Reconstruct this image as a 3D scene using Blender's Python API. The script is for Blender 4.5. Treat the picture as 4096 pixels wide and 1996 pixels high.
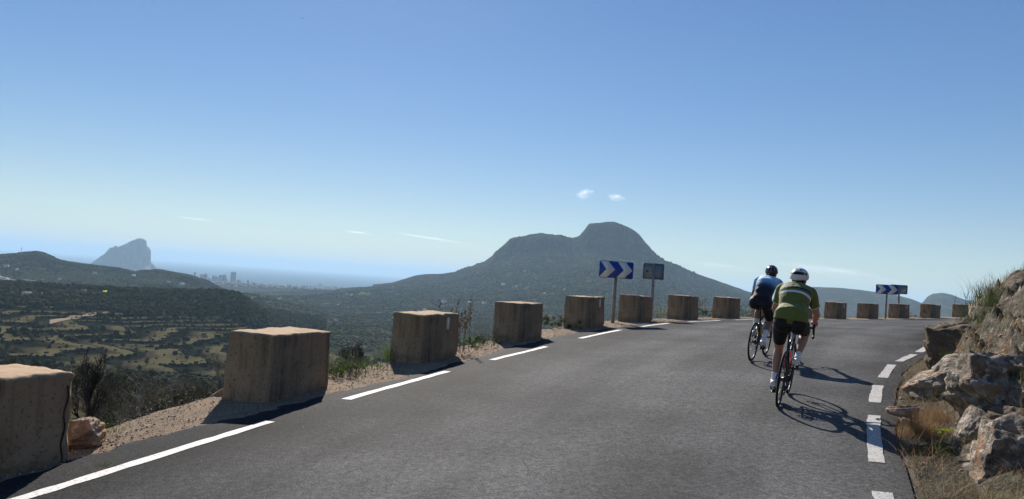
import bpy, bmesh, math, random
import numpy as np
from mathutils import Vector, Matrix

R = math.radians
scene = bpy.context.scene
for o in list(bpy.data.objects):
    bpy.data.objects.remove(o)

# ------------------------------------------------------------------ camera, sky, sun, exposure
ROLL, PITCH = R(3.93), 0.04178
cam_data = bpy.data.cameras.new("camera")
cam_data.sensor_width = 36.0
cam_data.lens = 27.19
cam_data.clip_start = 0.05
cam_data.clip_end = 200000.0
cam = bpy.data.objects.new("camera", cam_data)
scene.collection.objects.link(cam)
fwd = Vector((0, math.cos(PITCH), math.sin(PITCH)))
up0 = Vector((0, -math.sin(PITCH), math.cos(PITCH)))
rgt = Vector((1, 0, 0)) * math.cos(ROLL) + up0 * math.sin(ROLL)
upv = up0 * math.cos(ROLL) - Vector((1, 0, 0)) * math.sin(ROLL)
cam.matrix_world = Matrix(((rgt.x, upv.x, -fwd.x, 0), (rgt.y, upv.y, -fwd.y, 0),
                           (rgt.z, upv.z, -fwd.z, 0), (0, 0, 0, 1)))
scene.camera = cam

SUN_AZ, SUN_EL = R(-11.0), R(31.0)           # azimuth from +Y, towards +X positive
world = bpy.data.worlds.new("World")
scene.world = world
world.use_nodes = True
wn = world.node_tree
sky = wn.nodes.new("ShaderNodeTexSky")
sky.sky_type = 'NISHITA'
sky.sun_disc = False
sky.sun_elevation = SUN_EL
sky.sun_rotation = SUN_AZ
sky.altitude = 200.0
sky.air_density = 1.0
sky.dust_density = 0.05
sky.ozone_density = 3.0
bg = wn.nodes["Background"]
bg.inputs["Strength"].default_value = 0.097
hsv = wn.nodes.new("ShaderNodeHueSaturation")
hsv.inputs["Saturation"].default_value = 1.40
hsv.inputs["Hue"].default_value = 0.512
gam = wn.nodes.new("ShaderNodeGamma")
gam.inputs["Gamma"].default_value = 0.74
wn.links.new(sky.outputs[0], gam.inputs["Color"])
wn.links.new(gam.outputs[0], hsv.inputs["Color"])
wn.links.new(hsv.outputs[0], bg.inputs[0])

sd = bpy.data.lights.new("sun", 'SUN')
sd.energy = 5.0
sd.angle = R(0.5)
sd.color = (1.0, 0.93, 0.84)
sun = bpy.data.objects.new("sun", sd)
scene.collection.objects.link(sun)
SUNV = Vector((math.sin(SUN_AZ) * math.cos(SUN_EL), math.cos(SUN_AZ) * math.cos(SUN_EL), math.sin(SUN_EL)))
sun.rotation_euler = (-SUNV).to_track_quat('-Z', 'Y').to_euler()
sun.location = SUNV * 50

vs = scene.view_settings
vs.view_transform = 'Standard'
vs.look = 'None'
vs.exposure = 0.6
vs.gamma = 1.0
vs.use_curve_mapping = False

# ------------------------------------------------------------------ helpers
COL = scene.collection
rng = np.random.default_rng(7)
random.seed(7)


def tag(o, label=None, cat=None, group=None, kind=None):
    if label: o["label"] = label
    if cat: o["category"] = cat
    if group: o["group"] = group
    if kind: o["kind"] = kind
    return o


def empty(name, label, cat, loc=(0, 0, 0), group=None, mat=None):
    o = bpy.data.objects.new(name, None)
    o.empty_display_size = 0.2
    COL.objects.link(o)
    if mat is not None:
        o.matrix_world = mat
    else:
        o.location = loc
    return tag(o, label, cat, group)


def np_mesh(name, V, blocks, smooth=True):
    me = bpy.data.meshes.new(name)
    V = np.asarray(V, np.float32)
    me.vertices.add(len(V))
    me.vertices.foreach_set("co", V.ravel())
    idx, start, n = [], [], 0
    for F in blocks:
        F = np.asarray(F, np.int32)
        if F.size == 0: continue
        k = F.shape[1]
        idx.append(F.ravel())
        start.append(n + np.arange(len(F), dtype=np.int32) * k)
        n += F.size
    idx = np.concatenate(idx); start = np.concatenate(start)
    me.loops.add(n)
    me.loops.foreach_set("vertex_index", idx)
    me.polygons.add(len(start))
    me.polygons.foreach_set("loop_start", start)
    me.update(calc_edges=True)
    me.validate()
    if smooth:
        me.polygons.foreach_set("use_smooth", np.ones(len(me.polygons), bool))
    return me


def link(name, me, mat=None, parent=None):
    o = bpy.data.objects.new(name, me)
    if mat is not None:
        me.materials.clear(); me.materials.append(mat)
    COL.objects.link(o)
    if parent is not None: o.parent = parent
    return o


def copy_tree(src, M=None, parent=None):
    c = src.copy()
    COL.objects.link(c)
    if parent is not None:
        c.parent = parent
    if M is not None: c.matrix_world = M
    for ch in list(src.children):
        copy_tree(ch, None, c)
    return c


def frame_from(d):
    d = np.asarray(d, float); d = d / (np.linalg.norm(d) + 1e-12)
    a = np.array([0, 0, 1.0]) if abs(d[2]) < 0.9 else np.array([1.0, 0, 0])
    u = np.cross(a, d); u /= np.linalg.norm(u)
    return u, np.cross(d, u), d


class MB:
    def __init__(s): s.V, s.F, s.n = [], [], 0

    def add(s, V, *Fs):
        V = np.asarray(V, float)
        s.V.append(V)
        for F in Fs:
            F = np.asarray(F, int)
            if F.size: s.F.append(F + s.n)
        s.n += len(V)
        return s

    def tube(s, pts, r, seg=10, caps=True, up=None):
        """r: scalar, list, or list of (width, depth); up fixes the depth axis"""
        P = np.asarray(pts, float); n = len(P)
        if np.isscalar(r): r = [r] * n
        T = np.gradient(P, axis=0); T /= np.linalg.norm(T, axis=1)[:, None] + 1e-12
        if up is None:
            u, v, _ = frame_from(T[0])
        rings = []
        for i in range(n):
            if up is not None:
                v = np.asarray(up, float); v = v - T[i] * v.dot(T[i]); v /= np.linalg.norm(v)
                u = np.cross(v, T[i])
            else:
                u = u - T[i] * u.dot(T[i]); u /= np.linalg.norm(u) + 1e-12; v = np.cross(T[i], u)
            a = np.arange(seg) / seg * 2 * np.pi
            ri = r[i]; rw, rd = (ri, ri) if np.isscalar(ri) else ri
            rings.append(P[i] + np.cos(a)[:, None] * u * rw + np.sin(a)[:, None] * v * rd)
        V = np.concatenate(rings)
        j = np.arange(seg); k = (j + 1) % seg
        Q = np.concatenate([np.stack([i * seg + j, i * seg + k, (i + 1) * seg + k, (i + 1) * seg + j], 1) for i in range(n - 1)])
        blocks = [Q]
        if caps:
            V = np.concatenate([V, P[:1], P[-1:]])
            c0, c1 = n * seg, n * seg + 1
            blocks.append(np.stack([k, j, np.full(seg, c0)], 1))
            blocks.append(np.stack([(n - 1) * seg + j, (n - 1) * seg + k, np.full(seg, c1)], 1))
        return s.add(V, *blocks)

    def ell(s, c, rad, rot=None, seg=16, rings=10):
        a = np.arange(seg) / seg * 2 * np.pi
        t = np.linspace(0, np.pi, rings + 1)[1:-1]
        V = [np.array([[0, 0, 1.0]])]
        for ti in t:
            V.append(np.stack([np.sin(ti) * np.cos(a), np.sin(ti) * np.sin(a), np.full(seg, np.cos(ti))], 1))
        V.append(np.array([[0, 0, -1.0]]))
        V = np.concatenate(V) * np.asarray(rad, float)
        if rot is not None: V = V @ np.asarray(rot, float).T
        V = V + np.asarray(c, float)
        j = np.arange(seg); k = (j + 1) % seg; m = len(t)
        top = np.stack([np.zeros(seg, int), 1 + j, 1 + k], 1)
        Q = [np.stack([1 + i * seg + j, 1 + (i + 1) * seg + j, 1 + (i + 1) * seg + k, 1 + i * seg + k], 1) for i in range(m - 1)]
        e = 1 + m * seg
        bot = np.stack([np.full(seg, e), e - seg + k, e - seg + j], 1)
        return s.add(V, top, np.concatenate(Q) if Q else np.zeros((0, 4), int), bot)

    def torus(s, c, axis, Rr, r, seg=48, sec=8, rw=None):
        u, v, w = frame_from(axis)
        a = np.arange(seg) / seg * 2 * np.pi; b = np.arange(sec) / sec * 2 * np.pi
        rw = r if rw is None else rw
        A, B = np.meshgrid(a, b, indexing='ij')
        rad = Rr + r * np.cos(B)
        V = np.asarray(c, float) + (rad * np.cos(A))[..., None] * u + (rad * np.sin(A))[..., None] * v + (rw * np.sin(B))[..., None] * w
        i = np.arange(seg)[:, None]; j = np.arange(sec)[None]
        i2, j2 = (i + 1) % seg, (j + 1) % sec
        Q = np.stack([i * sec + j + 0 * j2, i2 * sec + j, i2 * sec + j2, i * sec + j2], -1).reshape(-1, 4)
        return s.add(V.reshape(-1, 3), Q)

    def box(s, c, d, rot=None):
        d = np.asarray(d, float) / 2
        V = np.array([[x, y, z] for x in (-1, 1) for y in (-1, 1) for z in (-1, 1)]) * d
        if rot is not None: V = V @ np.asarray(rot, float).T
        F = [[0, 1, 3, 2], [4, 6, 7, 5], [0, 4, 5, 1], [2, 3, 7, 6], [0, 2, 6, 4], [1, 5, 7, 3]]
        return s.add(V + np.asarray(c, float), F)

    def prism(s, poly, c, ux, uy, depth):
        """flat polygon in the plane (ux, uy) at c, extruded by depth along ux x uy"""
        ux, uy = np.asarray(ux, float), np.asarray(uy, float); w = np.cross(ux, uy)
        P = np.asarray(poly, float); n = len(P)
        A = np.asarray(c, float) + P[:, :1] * ux + P[:, 1:] * uy
        V = np.concatenate([A, A + w * depth])
        j = np.arange(n); k = (j + 1) % n
        s.add(V, np.stack([j, k, n + k, n + j], 1), [list(range(n))[::-1]], [list(range(n, 2 * n))])
        return s

    def mesh(s, name, smooth=True):
        by = {}
        for F in s.F: by.setdefault(F.shape[1], []).append(F)
        return np_mesh(name, np.concatenate(s.V), [np.concatenate(v) for v in by.values()], smooth)

    def build(s, name, mat=None, parent=None, smooth=True):
        return link(name, s.mesh(name, smooth), mat, parent)


def remesh(mb, name, vox, smooth_it=4, mat=None, parent=None, disp=None):
    """one continuous skin round all the pieces of mb"""
    tmp = mb.build("tmp", None, None)
    m = tmp.modifiers.new("r", 'REMESH'); m.mode = 'VOXEL'; m.voxel_size = vox
    if smooth_it:
        q = tmp.modifiers.new("s", 'SMOOTH'); q.factor = 0.5; q.iterations = smooth_it
    dg = bpy.context.evaluated_depsgraph_get(); dg.update()
    me = bpy.data.meshes.new_from_object(tmp.evaluated_get(dg))
    old = tmp.data
    bpy.data.objects.remove(tmp); bpy.data.meshes.remove(old)
    me.name = name
    if disp is not None:
        n = len(me.vertices); co = np.empty(n * 3, np.float32); me.vertices.foreach_get("co", co)
        no = np.empty(n * 3, np.float32); me.vertex_normals.foreach_get("vector", no)
        co = co.reshape(-1, 3); no = no.reshape(-1, 3)
        co = co + no * disp(co)[:, None]
        me.vertices.foreach_set("co", co.astype(np.float32).ravel())
    me.polygons.foreach_set("use_smooth", np.ones(len(me.polygons), bool))
    me.update()
    return link(name, me, mat, parent)


def _h(ix, iy, iz, seed):
    h = (ix.astype(np.int64) * 374761393 + iy.astype(np.int64) * 668265263 + iz.astype(np.int64) * 1440662683 + seed * 974634757) & 0xFFFFFFFF
    h = ((h ^ (h >> 13)) * 1274126177) & 0xFFFFFFFF
    h = ((h ^ (h >> 15)) * 2246822519) & 0xFFFFFFFF
    h ^= h >> 16
    return (h & 0xFFFFFF) / float(0xFFFFFF)


def vnoise(x, y, z=None, seed=0):
    x = np.asarray(x, float); y = np.asarray(y, float)
    z = np.zeros_like(x) if z is None else np.asarray(z, float)
    fx, fy, fz = np.floor(x), np.floor(y), np.floor(z)
    tx, ty, tz = x - fx, y - fy, z - fz
    tx = tx * tx * (3 - 2 * tx); ty = ty * ty * (3 - 2 * ty); tz = tz * tz * (3 - 2 * tz)
    r = 0
    for dz in (0, 1):
        wz = tz if dz else 1 - tz
        for dy in (0, 1):
            wy = ty if dy else 1 - ty
            for dx in (0, 1):
                wx = tx if dx else 1 - tx
                r = r + wx * wy * wz * _h(fx + dx, fy + dy, fz + dz, seed)
    return r * 2 - 1


def fbm(x, y, z=None, oct=4, seed=0, ridged=False):
    r, a, f, tot = 0, 1.0, 1.0, 0
    for i in range(oct):
        n = vnoise(x * f, y * f, None if z is None else z * f, seed + i * 17)
        if ridged: n = 1 - 2 * np.abs(n)
        r = r + a * n; tot += a; a *= .5; f *= 2.03
    return r / tot


# ------------------------------------------------------------------ materials
def new_mat(name):
    m = bpy.data.materials.new(name); m.use_nodes = True
    return m, m.node_tree, m.node_tree.nodes["Principled BSDF"]


def node(nt, typ, **kw):
    n = nt.nodes.new(typ)
    for k, v in kw.items():
        key = k.replace('_', ' ')
        if key in n.inputs:
            if hasattr(v, 'is_linked') or isinstance(v, bpy.types.NodeSocket): nt.links.new(v, n.inputs[key])
            else: n.inputs[key].default_value = v
        else: setattr(n, k, v)
    return n


def c4(c): return (c[0], c[1], c[2], 1.0)


def mapping(nt, coord, scale):
    mp = nt.nodes.new("ShaderNodeMapping"); mp.inputs["Scale"].default_value = scale
    nt.links.new(coord, mp.inputs["Vector"]); return mp.outputs[0]


def pmat(name, base, rough=.8, layers=(), bumps=(), coord='Object', spec=.4, metallic=0.0, top=None, transl=0.0):
    """base colour with noise-mixed colour layers (scale, detail, lo, hi, colour, amount) and bumps (scale, detail, strength, distance)"""
    m, nt, b = new_mat(name)
    if coord == 'World': vec = nt.nodes.new("ShaderNodeNewGeometry").outputs["Position"]
    else: vec = nt.nodes.new("ShaderNodeTexCoord").outputs["Object"]
    col = None
    for (sc, det, lo, hi, c, amt) in layers:
        s3 = (sc, sc, sc) if np.isscalar(sc) else sc
        nz = node(nt, "ShaderNodeTexNoise", Scale=1.0, Detail=float(det), Roughness=.62, Vector=mapping(nt, vec, s3))
        rp = nt.nodes.new("ShaderNodeMapRange")
        rp.inputs["From Min"].default_value = lo; rp.inputs["From Max"].default_value = hi
        rp.inputs["To Max"].default_value = amt
        nt.links.new(nz.outputs[0], rp.inputs["Value"])
        mx = nt.nodes.new("ShaderNodeMixRGB")
        nt.links.new(rp.outputs[0], mx.inputs[0])
        if col is None: mx.inputs[1].default_value = c4(base)
        else: nt.links.new(col, mx.inputs[1])
        mx.inputs[2].default_value = c4(c)
        col = mx.outputs[0]
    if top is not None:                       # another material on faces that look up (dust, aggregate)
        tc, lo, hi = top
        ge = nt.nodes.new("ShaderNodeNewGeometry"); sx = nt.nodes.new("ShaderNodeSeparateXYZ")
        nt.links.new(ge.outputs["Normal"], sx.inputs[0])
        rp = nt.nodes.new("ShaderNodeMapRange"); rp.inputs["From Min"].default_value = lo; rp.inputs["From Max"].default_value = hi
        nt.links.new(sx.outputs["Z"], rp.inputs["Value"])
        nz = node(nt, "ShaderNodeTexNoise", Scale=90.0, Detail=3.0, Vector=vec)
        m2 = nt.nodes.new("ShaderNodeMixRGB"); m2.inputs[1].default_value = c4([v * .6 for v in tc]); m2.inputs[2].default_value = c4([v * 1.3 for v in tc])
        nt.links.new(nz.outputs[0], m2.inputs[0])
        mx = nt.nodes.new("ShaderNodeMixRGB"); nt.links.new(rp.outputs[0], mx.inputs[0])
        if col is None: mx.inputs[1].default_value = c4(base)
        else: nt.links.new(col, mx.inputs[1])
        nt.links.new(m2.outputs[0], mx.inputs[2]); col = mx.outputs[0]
    if col is None: b.inputs["Base Color"].default_value = c4(base)
    else: nt.links.new(col, b.inputs["Base Color"])
    nrm = None
    for (sc, det, st, dist) in bumps:
        s3 = (sc, sc, sc) if np.isscalar(sc) else sc
        nz = node(nt, "ShaderNodeTexNoise", Scale=1.0, Detail=float(det), Roughness=.6, Vector=mapping(nt, vec, s3))
        bp = nt.nodes.new("ShaderNodeBump"); bp.inputs["Strength"].default_value = st; bp.inputs["Distance"].default_value = dist
        nt.links.new(nz.outputs[0], bp.inputs["Height"])
        if nrm is not None: nt.links.new(nrm, bp.inputs["Normal"])
        nrm = bp.outputs[0]
    if nrm is not None: nt.links.new(nrm, b.inputs["Normal"])
    b.inputs["Roughness"].default_value = rough
    b.inputs["Specular IOR Level"].default_value = spec
    b.inputs["Metallic"].default_value = metallic
    if transl > 0:
        tr = nt.nodes.new("ShaderNodeBsdfTranslucent"); ms = nt.nodes.new("ShaderNodeMixShader")
        if col is None: tr.inputs[0].default_value = c4(base)
        else: nt.links.new(col, tr.inputs[0])
        ms.inputs[0].default_value = transl
        nt.links.new(b.outputs[0], ms.inputs[1]); nt.links.new(tr.outputs[0], ms.inputs[2])
        nt.links.new(ms.outputs[0], nt.nodes["Material Output"].inputs["Surface"])
    return m
# ------------------------------------------------------------------ the road: curve along the near faces of the blocks
CURVE = np.array([(-7.774, -4.684, -2.24), (-7.145, -2.945, -2.165), (-6.516, -1.207, -2.09), (-5.887, 0.535, -2.015), (-5.257, 2.283, -1.94), (-4.632, 4.038, -1.866), (-4.014, 5.801, -1.792), (-3.395, 7.568, -1.713), (-2.764, 9.333, -1.624), (-2.095, 11.077, -1.528), (-1.365, 12.782, -1.427), (-0.58, 14.469, -1.324), (0.248, 16.151, -1.222), (1.106, 17.833, -1.124), (1.981, 19.516, -1.031), (2.883, 21.163, -0.954), (3.826, 22.74, -0.901), (4.824, 24.27, -0.865), (5.886, 25.78, -0.837), (7.004, 27.275, -0.812), (8.169, 28.758, -0.786), (9.366, 30.214, -0.763), (10.582, 31.624, -0.745), (11.819, 32.996, -0.732), (13.08, 34.339, -0.721), (14.369, 35.663, -0.706), (15.688, 36.975, -0.681), (17.032, 38.268, -0.647), (18.397, 39.537, -0.605), (19.787, 40.775, -0.559), (21.207, 41.975, -0.512), (22.659, 43.141, -0.458), (24.146, 44.275, -0.395), (25.663, 45.367, -0.324), (27.205, 46.408, -0.25), (28.776, 47.393, -0.177), (30.378, 48.319, -0.105), (32.01, 49.187, -0.036), (33.671, 49.997, 0.034), (35.36, 50.749, 0.104), (37.074, 51.441, 0.174), (38.811, 52.074, 0.244), (40.57, 52.645, 0.314), (42.347, 53.154, 0.384), (44.141, 53.602, 0.454), (45.949, 53.986, 0.524), (47.769, 54.307, 0.594), (49.6, 54.572, 0.664)])
CX = np.arange(len(CURVE))
_d = np.hypot(*np.diff(CURVE[:, :2], axis=0).T)
CS = np.r_[0, np.cumsum(_d)] - 0.0
SD = np.arange(0, CS[-1], .1)
DD = np.stack([np.interp(SD, CS, CURVE[:, i]) for i in range(3)], 1)
_k = np.ones(15) / 15
DD = np.stack([np.convolve(np.pad(DD[:, i], 7, 'reflect', reflect_type='odd'), _k, 'valid') for i in range(3)], 1)
TT = np.gradient(DD[:, :2], axis=0); TT /= np.linalg.norm(TT, axis=1)[:, None]
NN = np.stack([TT[:, 1], -TT[:, 0]], 1)
BANK = .043


def road_pt(s, t, dz=0.0):
    """point at arc length s, lateral offset t (to the right, into the road)"""
    s = np.asarray(s, float); t = np.asarray(t, float)
    x, y, z = (np.interp(s, SD, DD[:, i]) for i in range(3))
    nx, ny = np.interp(s, SD, NN[:, 0]), np.interp(s, SD, NN[:, 1])
    return np.stack([x + nx * t, y + ny * t, z + BANK * t + dz], -1)


def road_dir(s):
    v = np.array([np.interp(s, SD, TT[:, 0]), np.interp(s, SD, TT[:, 1])])
    return v / np.linalg.norm(v)


def road_st(x, y):
    d = np.hypot(DD[:, 0] - x, DD[:, 1] - y); i = d.argmin()
    return SD[i], (x - DD[i, 0]) * NN[i, 0] + (y - DD[i, 1]) * NN[i, 1]


LINE_L = ([0, 11, 14, 16, 21, 25, 28, 33, 60, 95], [.7, .72, .7, .78, .93, .9, 1.02, 1.17, 1.15, 1.15])
LINE_R = ([0, 13.5, 17, 19.5, 22.1, 24.4, 25.6, 28.75, 35, 95], [6.4, 6.5, 6.69, 6.79, 6.98, 7.4, 7.56, 8.0, 8.1, 8.0])
def line_l(s): return np.interp(s, *LINE_L)
def line_r(s): return np.interp(s, *LINE_R)
def edge_r(s): return line_r(s) + .22 + .04 * vnoise(np.asarray(s) * 1.7, np.zeros_like(np.asarray(s, float)) + 3.3)
def edge_l(s):
    s = np.asarray(s, float)
    return np.interp(s, [0, 12, 13.3, 15, 18, 20, 24, 27, 40, 95], [.1, .12, .05, .25, .45, .4, .15, .42, .5, .5]) + .12 * fbm(s * 1.3, s * 0 + .5, oct=4) + .05 * vnoise(s * 7, s * 0) + .025 * vnoise(s * 19, s * 0 + 4)
def shoulder_out(s):
    s = np.asarray(s, float)
    return np.interp(s, [0, 12, 13, 14, 15.4, 16.6, 18, 20, 22, 25, 30, 40, 95], [-.7, -.5, -.7, -1.0, -1.1, -.75, -.8, -.75, -.8, -1.05, -1.1, -1.3, -1.3]) + .12 * fbm(s * 1.1, s * 0 + 9, oct=3)


def asphalt_mat():
    m, nt, b = new_mat("asphalt")
    uv = nt.nodes.new("ShaderNodeUVMap"); uv.uv_map = "road"
    sx = nt.nodes.new("ShaderNodeSeparateXYZ"); nt.links.new(uv.outputs[0], sx.inputs[0])
    # wear across the lane: dark fresh bitumen beside the lines, worn grey in the middle
    rp = nt.nodes.new("ShaderNodeValToRGB"); e = rp.color_ramp.elements
    e[0].position = 0.0; e[0].color = (.036, .036, .037, 1); e[1].position = 1.0; e[1].color = (.034, .034, .035, 1)
    for p, c in ((.10, .040), (.17, .046), (.30, .092), (.45, .106), (.6, .098), (.75, .106), (.88, .074), (.93, .048)):
        q = e.new(p); q.color = (c, c * .99, c * .97, 1)
    ge = nt.nodes.new("ShaderNodeNewGeometry").outputs["Position"]
    wob = node(nt, "ShaderNodeTexNoise", Scale=.8, Detail=4.0, Vector=ge)
    ad = nt.nodes.new("ShaderNodeMath"); ad.operation = 'MULTIPLY_ADD'; ad.inputs[1].default_value = .16; 
    nt.links.new(wob.outputs[0], ad.inputs[0]); 
    sb = nt.nodes.new("ShaderNodeMath"); sb.operation = 'SUBTRACT'; sb.inputs[1].default_value = .08
    nt.links.new(sx.outputs["X"], sb.inputs[0]); nt.links.new(sb.outputs[0], ad.inputs[2])
    nt.links.new(ad.outputs[0], rp.inputs[0])
    g1 = node(nt, "ShaderNodeTexNoise", Scale=62.0, Detail=4.0, Roughness=.75, Vector=ge)
    r1 = nt.nodes.new("ShaderNodeMapRange"); r1.inputs["From Min"].default_value = .3; r1.inputs["From Max"].default_value = .7; r1.inputs["To Min"].default_value = .25; r1.inputs["To Max"].default_value = 1.85
    nt.links.new(g1.outputs[0], r1.inputs["Value"])
    g2 = node(nt, "ShaderNodeTexNoise", Scale=.55, Detail=5.0, Vector=ge)
    r2 = nt.nodes.new("ShaderNodeMapRange"); r2.inputs["From Min"].default_value = .3; r2.inputs["From Max"].default_value = .7; r2.inputs["To Min"].default_value = .70; r2.inputs["To Max"].default_value = 1.28
    nt.links.new(g2.outputs[0], r2.inputs["Value"])
    ml = nt.nodes.new("ShaderNodeMath"); ml.operation = 'MULTIPLY'
    nt.links.new(r1.outputs[0], ml.inputs[0]); nt.links.new(r2.outputs[0], ml.inputs[1])
    g3 = node(nt, "ShaderNodeTexNoise", Scale=17.0, Detail=4.0, Roughness=.7, Vector=ge)
    r3 = nt.nodes.new("ShaderNodeMapRange"); r3.inputs["From Min"].default_value = .3; r3.inputs["From Max"].default_value = .7; r3.inputs["To Min"].default_value = .62; r3.inputs["To Max"].default_value = 1.38
    nt.links.new(g3.outputs[0], r3.inputs["Value"])
    ml2 = nt.nodes.new("ShaderNodeMath"); ml2.operation = 'MULTIPLY'; nt.links.new(ml.outputs[0], ml2.inputs[0]); nt.links.new(r3.outputs[0], ml2.inputs[1]); ml = ml2
    st_ = node(nt, "ShaderNodeTexNoise", Scale=1.0, Detail=3.0, Vector=mapping(nt, uv.outputs[0], (11.0, 1.3, 1.0)))
    r4 = nt.nodes.new("ShaderNodeMapRange"); r4.inputs["From Min"].default_value = .35; r4.inputs["From Max"].default_value = .65; r4.inputs["To Min"].default_value = .84; r4.inputs["To Max"].default_value = 1.14
    nt.links.new(st_.outputs[0], r4.inputs["Value"])
    ml3 = nt.nodes.new("ShaderNodeMath"); ml3.operation = 'MULTIPLY'; nt.links.new(ml.outputs[0], ml3.inputs[0]); nt.links.new(r4.outputs[0], ml3.inputs[1]); ml = ml3
    mv = nt.nodes.new("ShaderNodeVectorMath"); mv.operation = 'SCALE'
    nt.links.new(rp.outputs[0], mv.inputs[0]); nt.links.new(ml.outputs[0], mv.inputs["Scale"])
    # sparkling glints of the surface, painted in as small white dots
    vo = node(nt, "ShaderNodeTexVoronoi", Scale=26.0, Vector=ge)
    lt = nt.nodes.new("ShaderNodeMath"); lt.operation = 'LESS_THAN'; lt.inputs[1].default_value = .10
    nt.links.new(vo.outputs["Distance"], lt.inputs[0])
    cs = nt.nodes.new("ShaderNodeSeparateXYZ"); nt.links.new(vo.outputs["Color"], cs.inputs[0])
    gt = nt.nodes.new("ShaderNodeMath"); gt.operation = 'GREATER_THAN'; gt.inputs[1].default_value = .978
    nt.links.new(cs.outputs[0], gt.inputs[0])
    an = nt.nodes.new("ShaderNodeMath"); an.operation = 'MULTIPLY'; nt.links.new(lt.outputs[0], an.inputs[0]); nt.links.new(gt.outputs[0], an.inputs[1])
    mx = nt.nodes.new("ShaderNodeMixRGB"); nt.links.new(an.outputs[0], mx.inputs[0]); nt.links.new(mv.outputs[0], mx.inputs[1]); mx.inputs[2].default_value = (.75, .73, .7, 1)
    # a few fine cracks
    wv = node(nt, "ShaderNodeTexNoise", Scale=1.7, Detail=4.0, Vector=ge)
    wmx = nt.nodes.new("ShaderNodeMixRGB"); wmx.inputs[0].default_value = .25; nt.links.new(ge, wmx.inputs[1]); nt.links.new(wv.outputs["Color"], wmx.inputs[2])
    ve = node(nt, "ShaderNodeTexVoronoi", Scale=.55, Vector=wmx.outputs[0]); ve.feature = 'DISTANCE_TO_EDGE'
    cl_ = nt.nodes.new("ShaderNodeMath"); cl_.operation = 'LESS_THAN'; cl_.inputs[1].default_value = .005; nt.links.new(ve.outputs["Distance"], cl_.inputs[0])
    cm = nt.nodes.new("ShaderNodeMapRange"); cm.inputs["From Min"].default_value = .52; cm.inputs["From Max"].default_value = .62; cm.inputs["To Max"].default_value = .3; nt.links.new(g2.outputs[0], cm.inputs["Value"])
    ca = nt.nodes.new("ShaderNodeMath"); ca.operation = 'MULTIPLY'; nt.links.new(cl_.outputs[0], ca.inputs[0]); nt.links.new(cm.outputs[0], ca.inputs[1])
    m3 = nt.nodes.new("ShaderNodeMixRGB"); nt.links.new(ca.outputs[0], m3.inputs[0]); nt.links.new(mx.outputs[0], m3.inputs[1]); m3.inputs[2].default_value = (.012, .012, .012, 1)
    nt.links.new(m3.outputs[0], b.inputs["Base Color"])
    b.inputs["Roughness"].default_value = .7
    b.inputs["Specular IOR Level"].default_value = .022
    bp = nt.nodes.new("ShaderNodeBump"); bp.inputs["Strength"].default_value = 1.0; bp.inputs["Distance"].default_value = .012
    nt.links.new(g1.outputs[0], bp.inputs["Height"]); nt.links.new(bp.outputs[0], b.inputs["Normal"])
    return m


def ribbon(name, s, t0, t1, nt_, dz, mat, uvrange=None, bump=None):
    """strip along the road between offsets t0(s) and t1(s)"""
    u = np.linspace(0, 1, nt_)
    Sg, Ug = np.meshgrid(s, u, indexing='ij')
    T0, T1 = np.broadcast_to(t0, s.shape)[:, None], np.broadcast_to(t1, s.shape)[:, None]
    Tg = T0 + (T1 - T0) * Ug
    P = road_pt(Sg, Tg, dz)
    if bump is not None: P[..., 2] += bump(P, Sg, Tg, Ug)
    n, m = Sg.shape
    i = np.arange(n - 1)[:, None]; j = np.arange(m - 1)[None]
    Q = np.stack([i * m + j, i * m + j + 1, (i + 1) * m + j + 1, (i + 1) * m + j], -1).reshape(-1, 4)[:, ::-1]
    me = np_mesh(name, P.reshape(-1, 3), [Q])
    if uvrange is not None:
        uvl = me.uv_layers.new(name="road")
        li = np.empty(len(me.loops), np.int32); me.loops.foreach_get("vertex_index", li)
        uvv = np.stack([((Tg - uvrange[0]) / (uvrange[1] - uvrange[0])).ravel(), Sg.ravel() / 10], 1)
        uvl.data.foreach_set("uv", uvv[li].astype(np.float32).ravel())
    return link(name, me, mat)


s_all = np.arange(.3, 88, .12)
road = ribbon("road", s_all, edge_l(s_all), edge_r(s_all), 40, 0.0, asphalt_mat(), (0.0, 8.0),
              lambda P, S_, T_, U_: .006 * fbm(P[..., 0] * .9, P[..., 1] * .9, oct=3) - .022 * (np.abs(U_ - .5) > .49))
tag(road, "curving grey asphalt mountain road", "road", kind="structure")

M_gravel = pmat("gravel", (.29, .212, .142), .9,
                layers=[(60, 3, .42, .62, (.43, .33, .23), .9), (22, 4, .5, .7, (.11, .08, .055), .9), (1.6, 4, .45, .7, (.20, .15, .115), .6)],
                bumps=[(45, 4, .9, .03), (130, 2, .8, .012)], coord='World', spec=.05)
s_sh = np.arange(.3, 88, .06)
def sh_b(P, S_, T_, U_):
    e = np.clip((.12 - U_) / .12, 0, 1)
    return .012 * fbm(P[..., 0] * 5, P[..., 1] * 5, oct=4) + .004 * vnoise(P[..., 0] * 22, P[..., 1] * 22) - .14 * e ** 1.5
shoulder = ribbon("gravel_shoulder", s_sh, shoulder_out(s_sh), edge_l(s_sh) + .25, 34, -.022, M_gravel, None, sh_b)
tag(shoulder, "strip of pinkish brown gravel between asphalt and drop", "shoulder", kind="structure")

M_paint = pmat("road_paint", (.74, .72, .68), .75, layers=[(38, 4, .54, .68, (.10, .10, .10), .9), (4, 4, .5, .75, (.50, .48, .45), .7)],
               bumps=[(120, 2, .6, .004)], coord='World', spec=.3)
M_paint_old = pmat("worn_road_paint", (.52, .50, .47), .8, layers=[(42, 4, .50, .66, (.10, .10, .10), .9), (5, 4, .45, .7, (.36, .35, .33), .7)],
                   bumps=[(120, 2, .6, .004)], coord='World', spec=.1)


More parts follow.
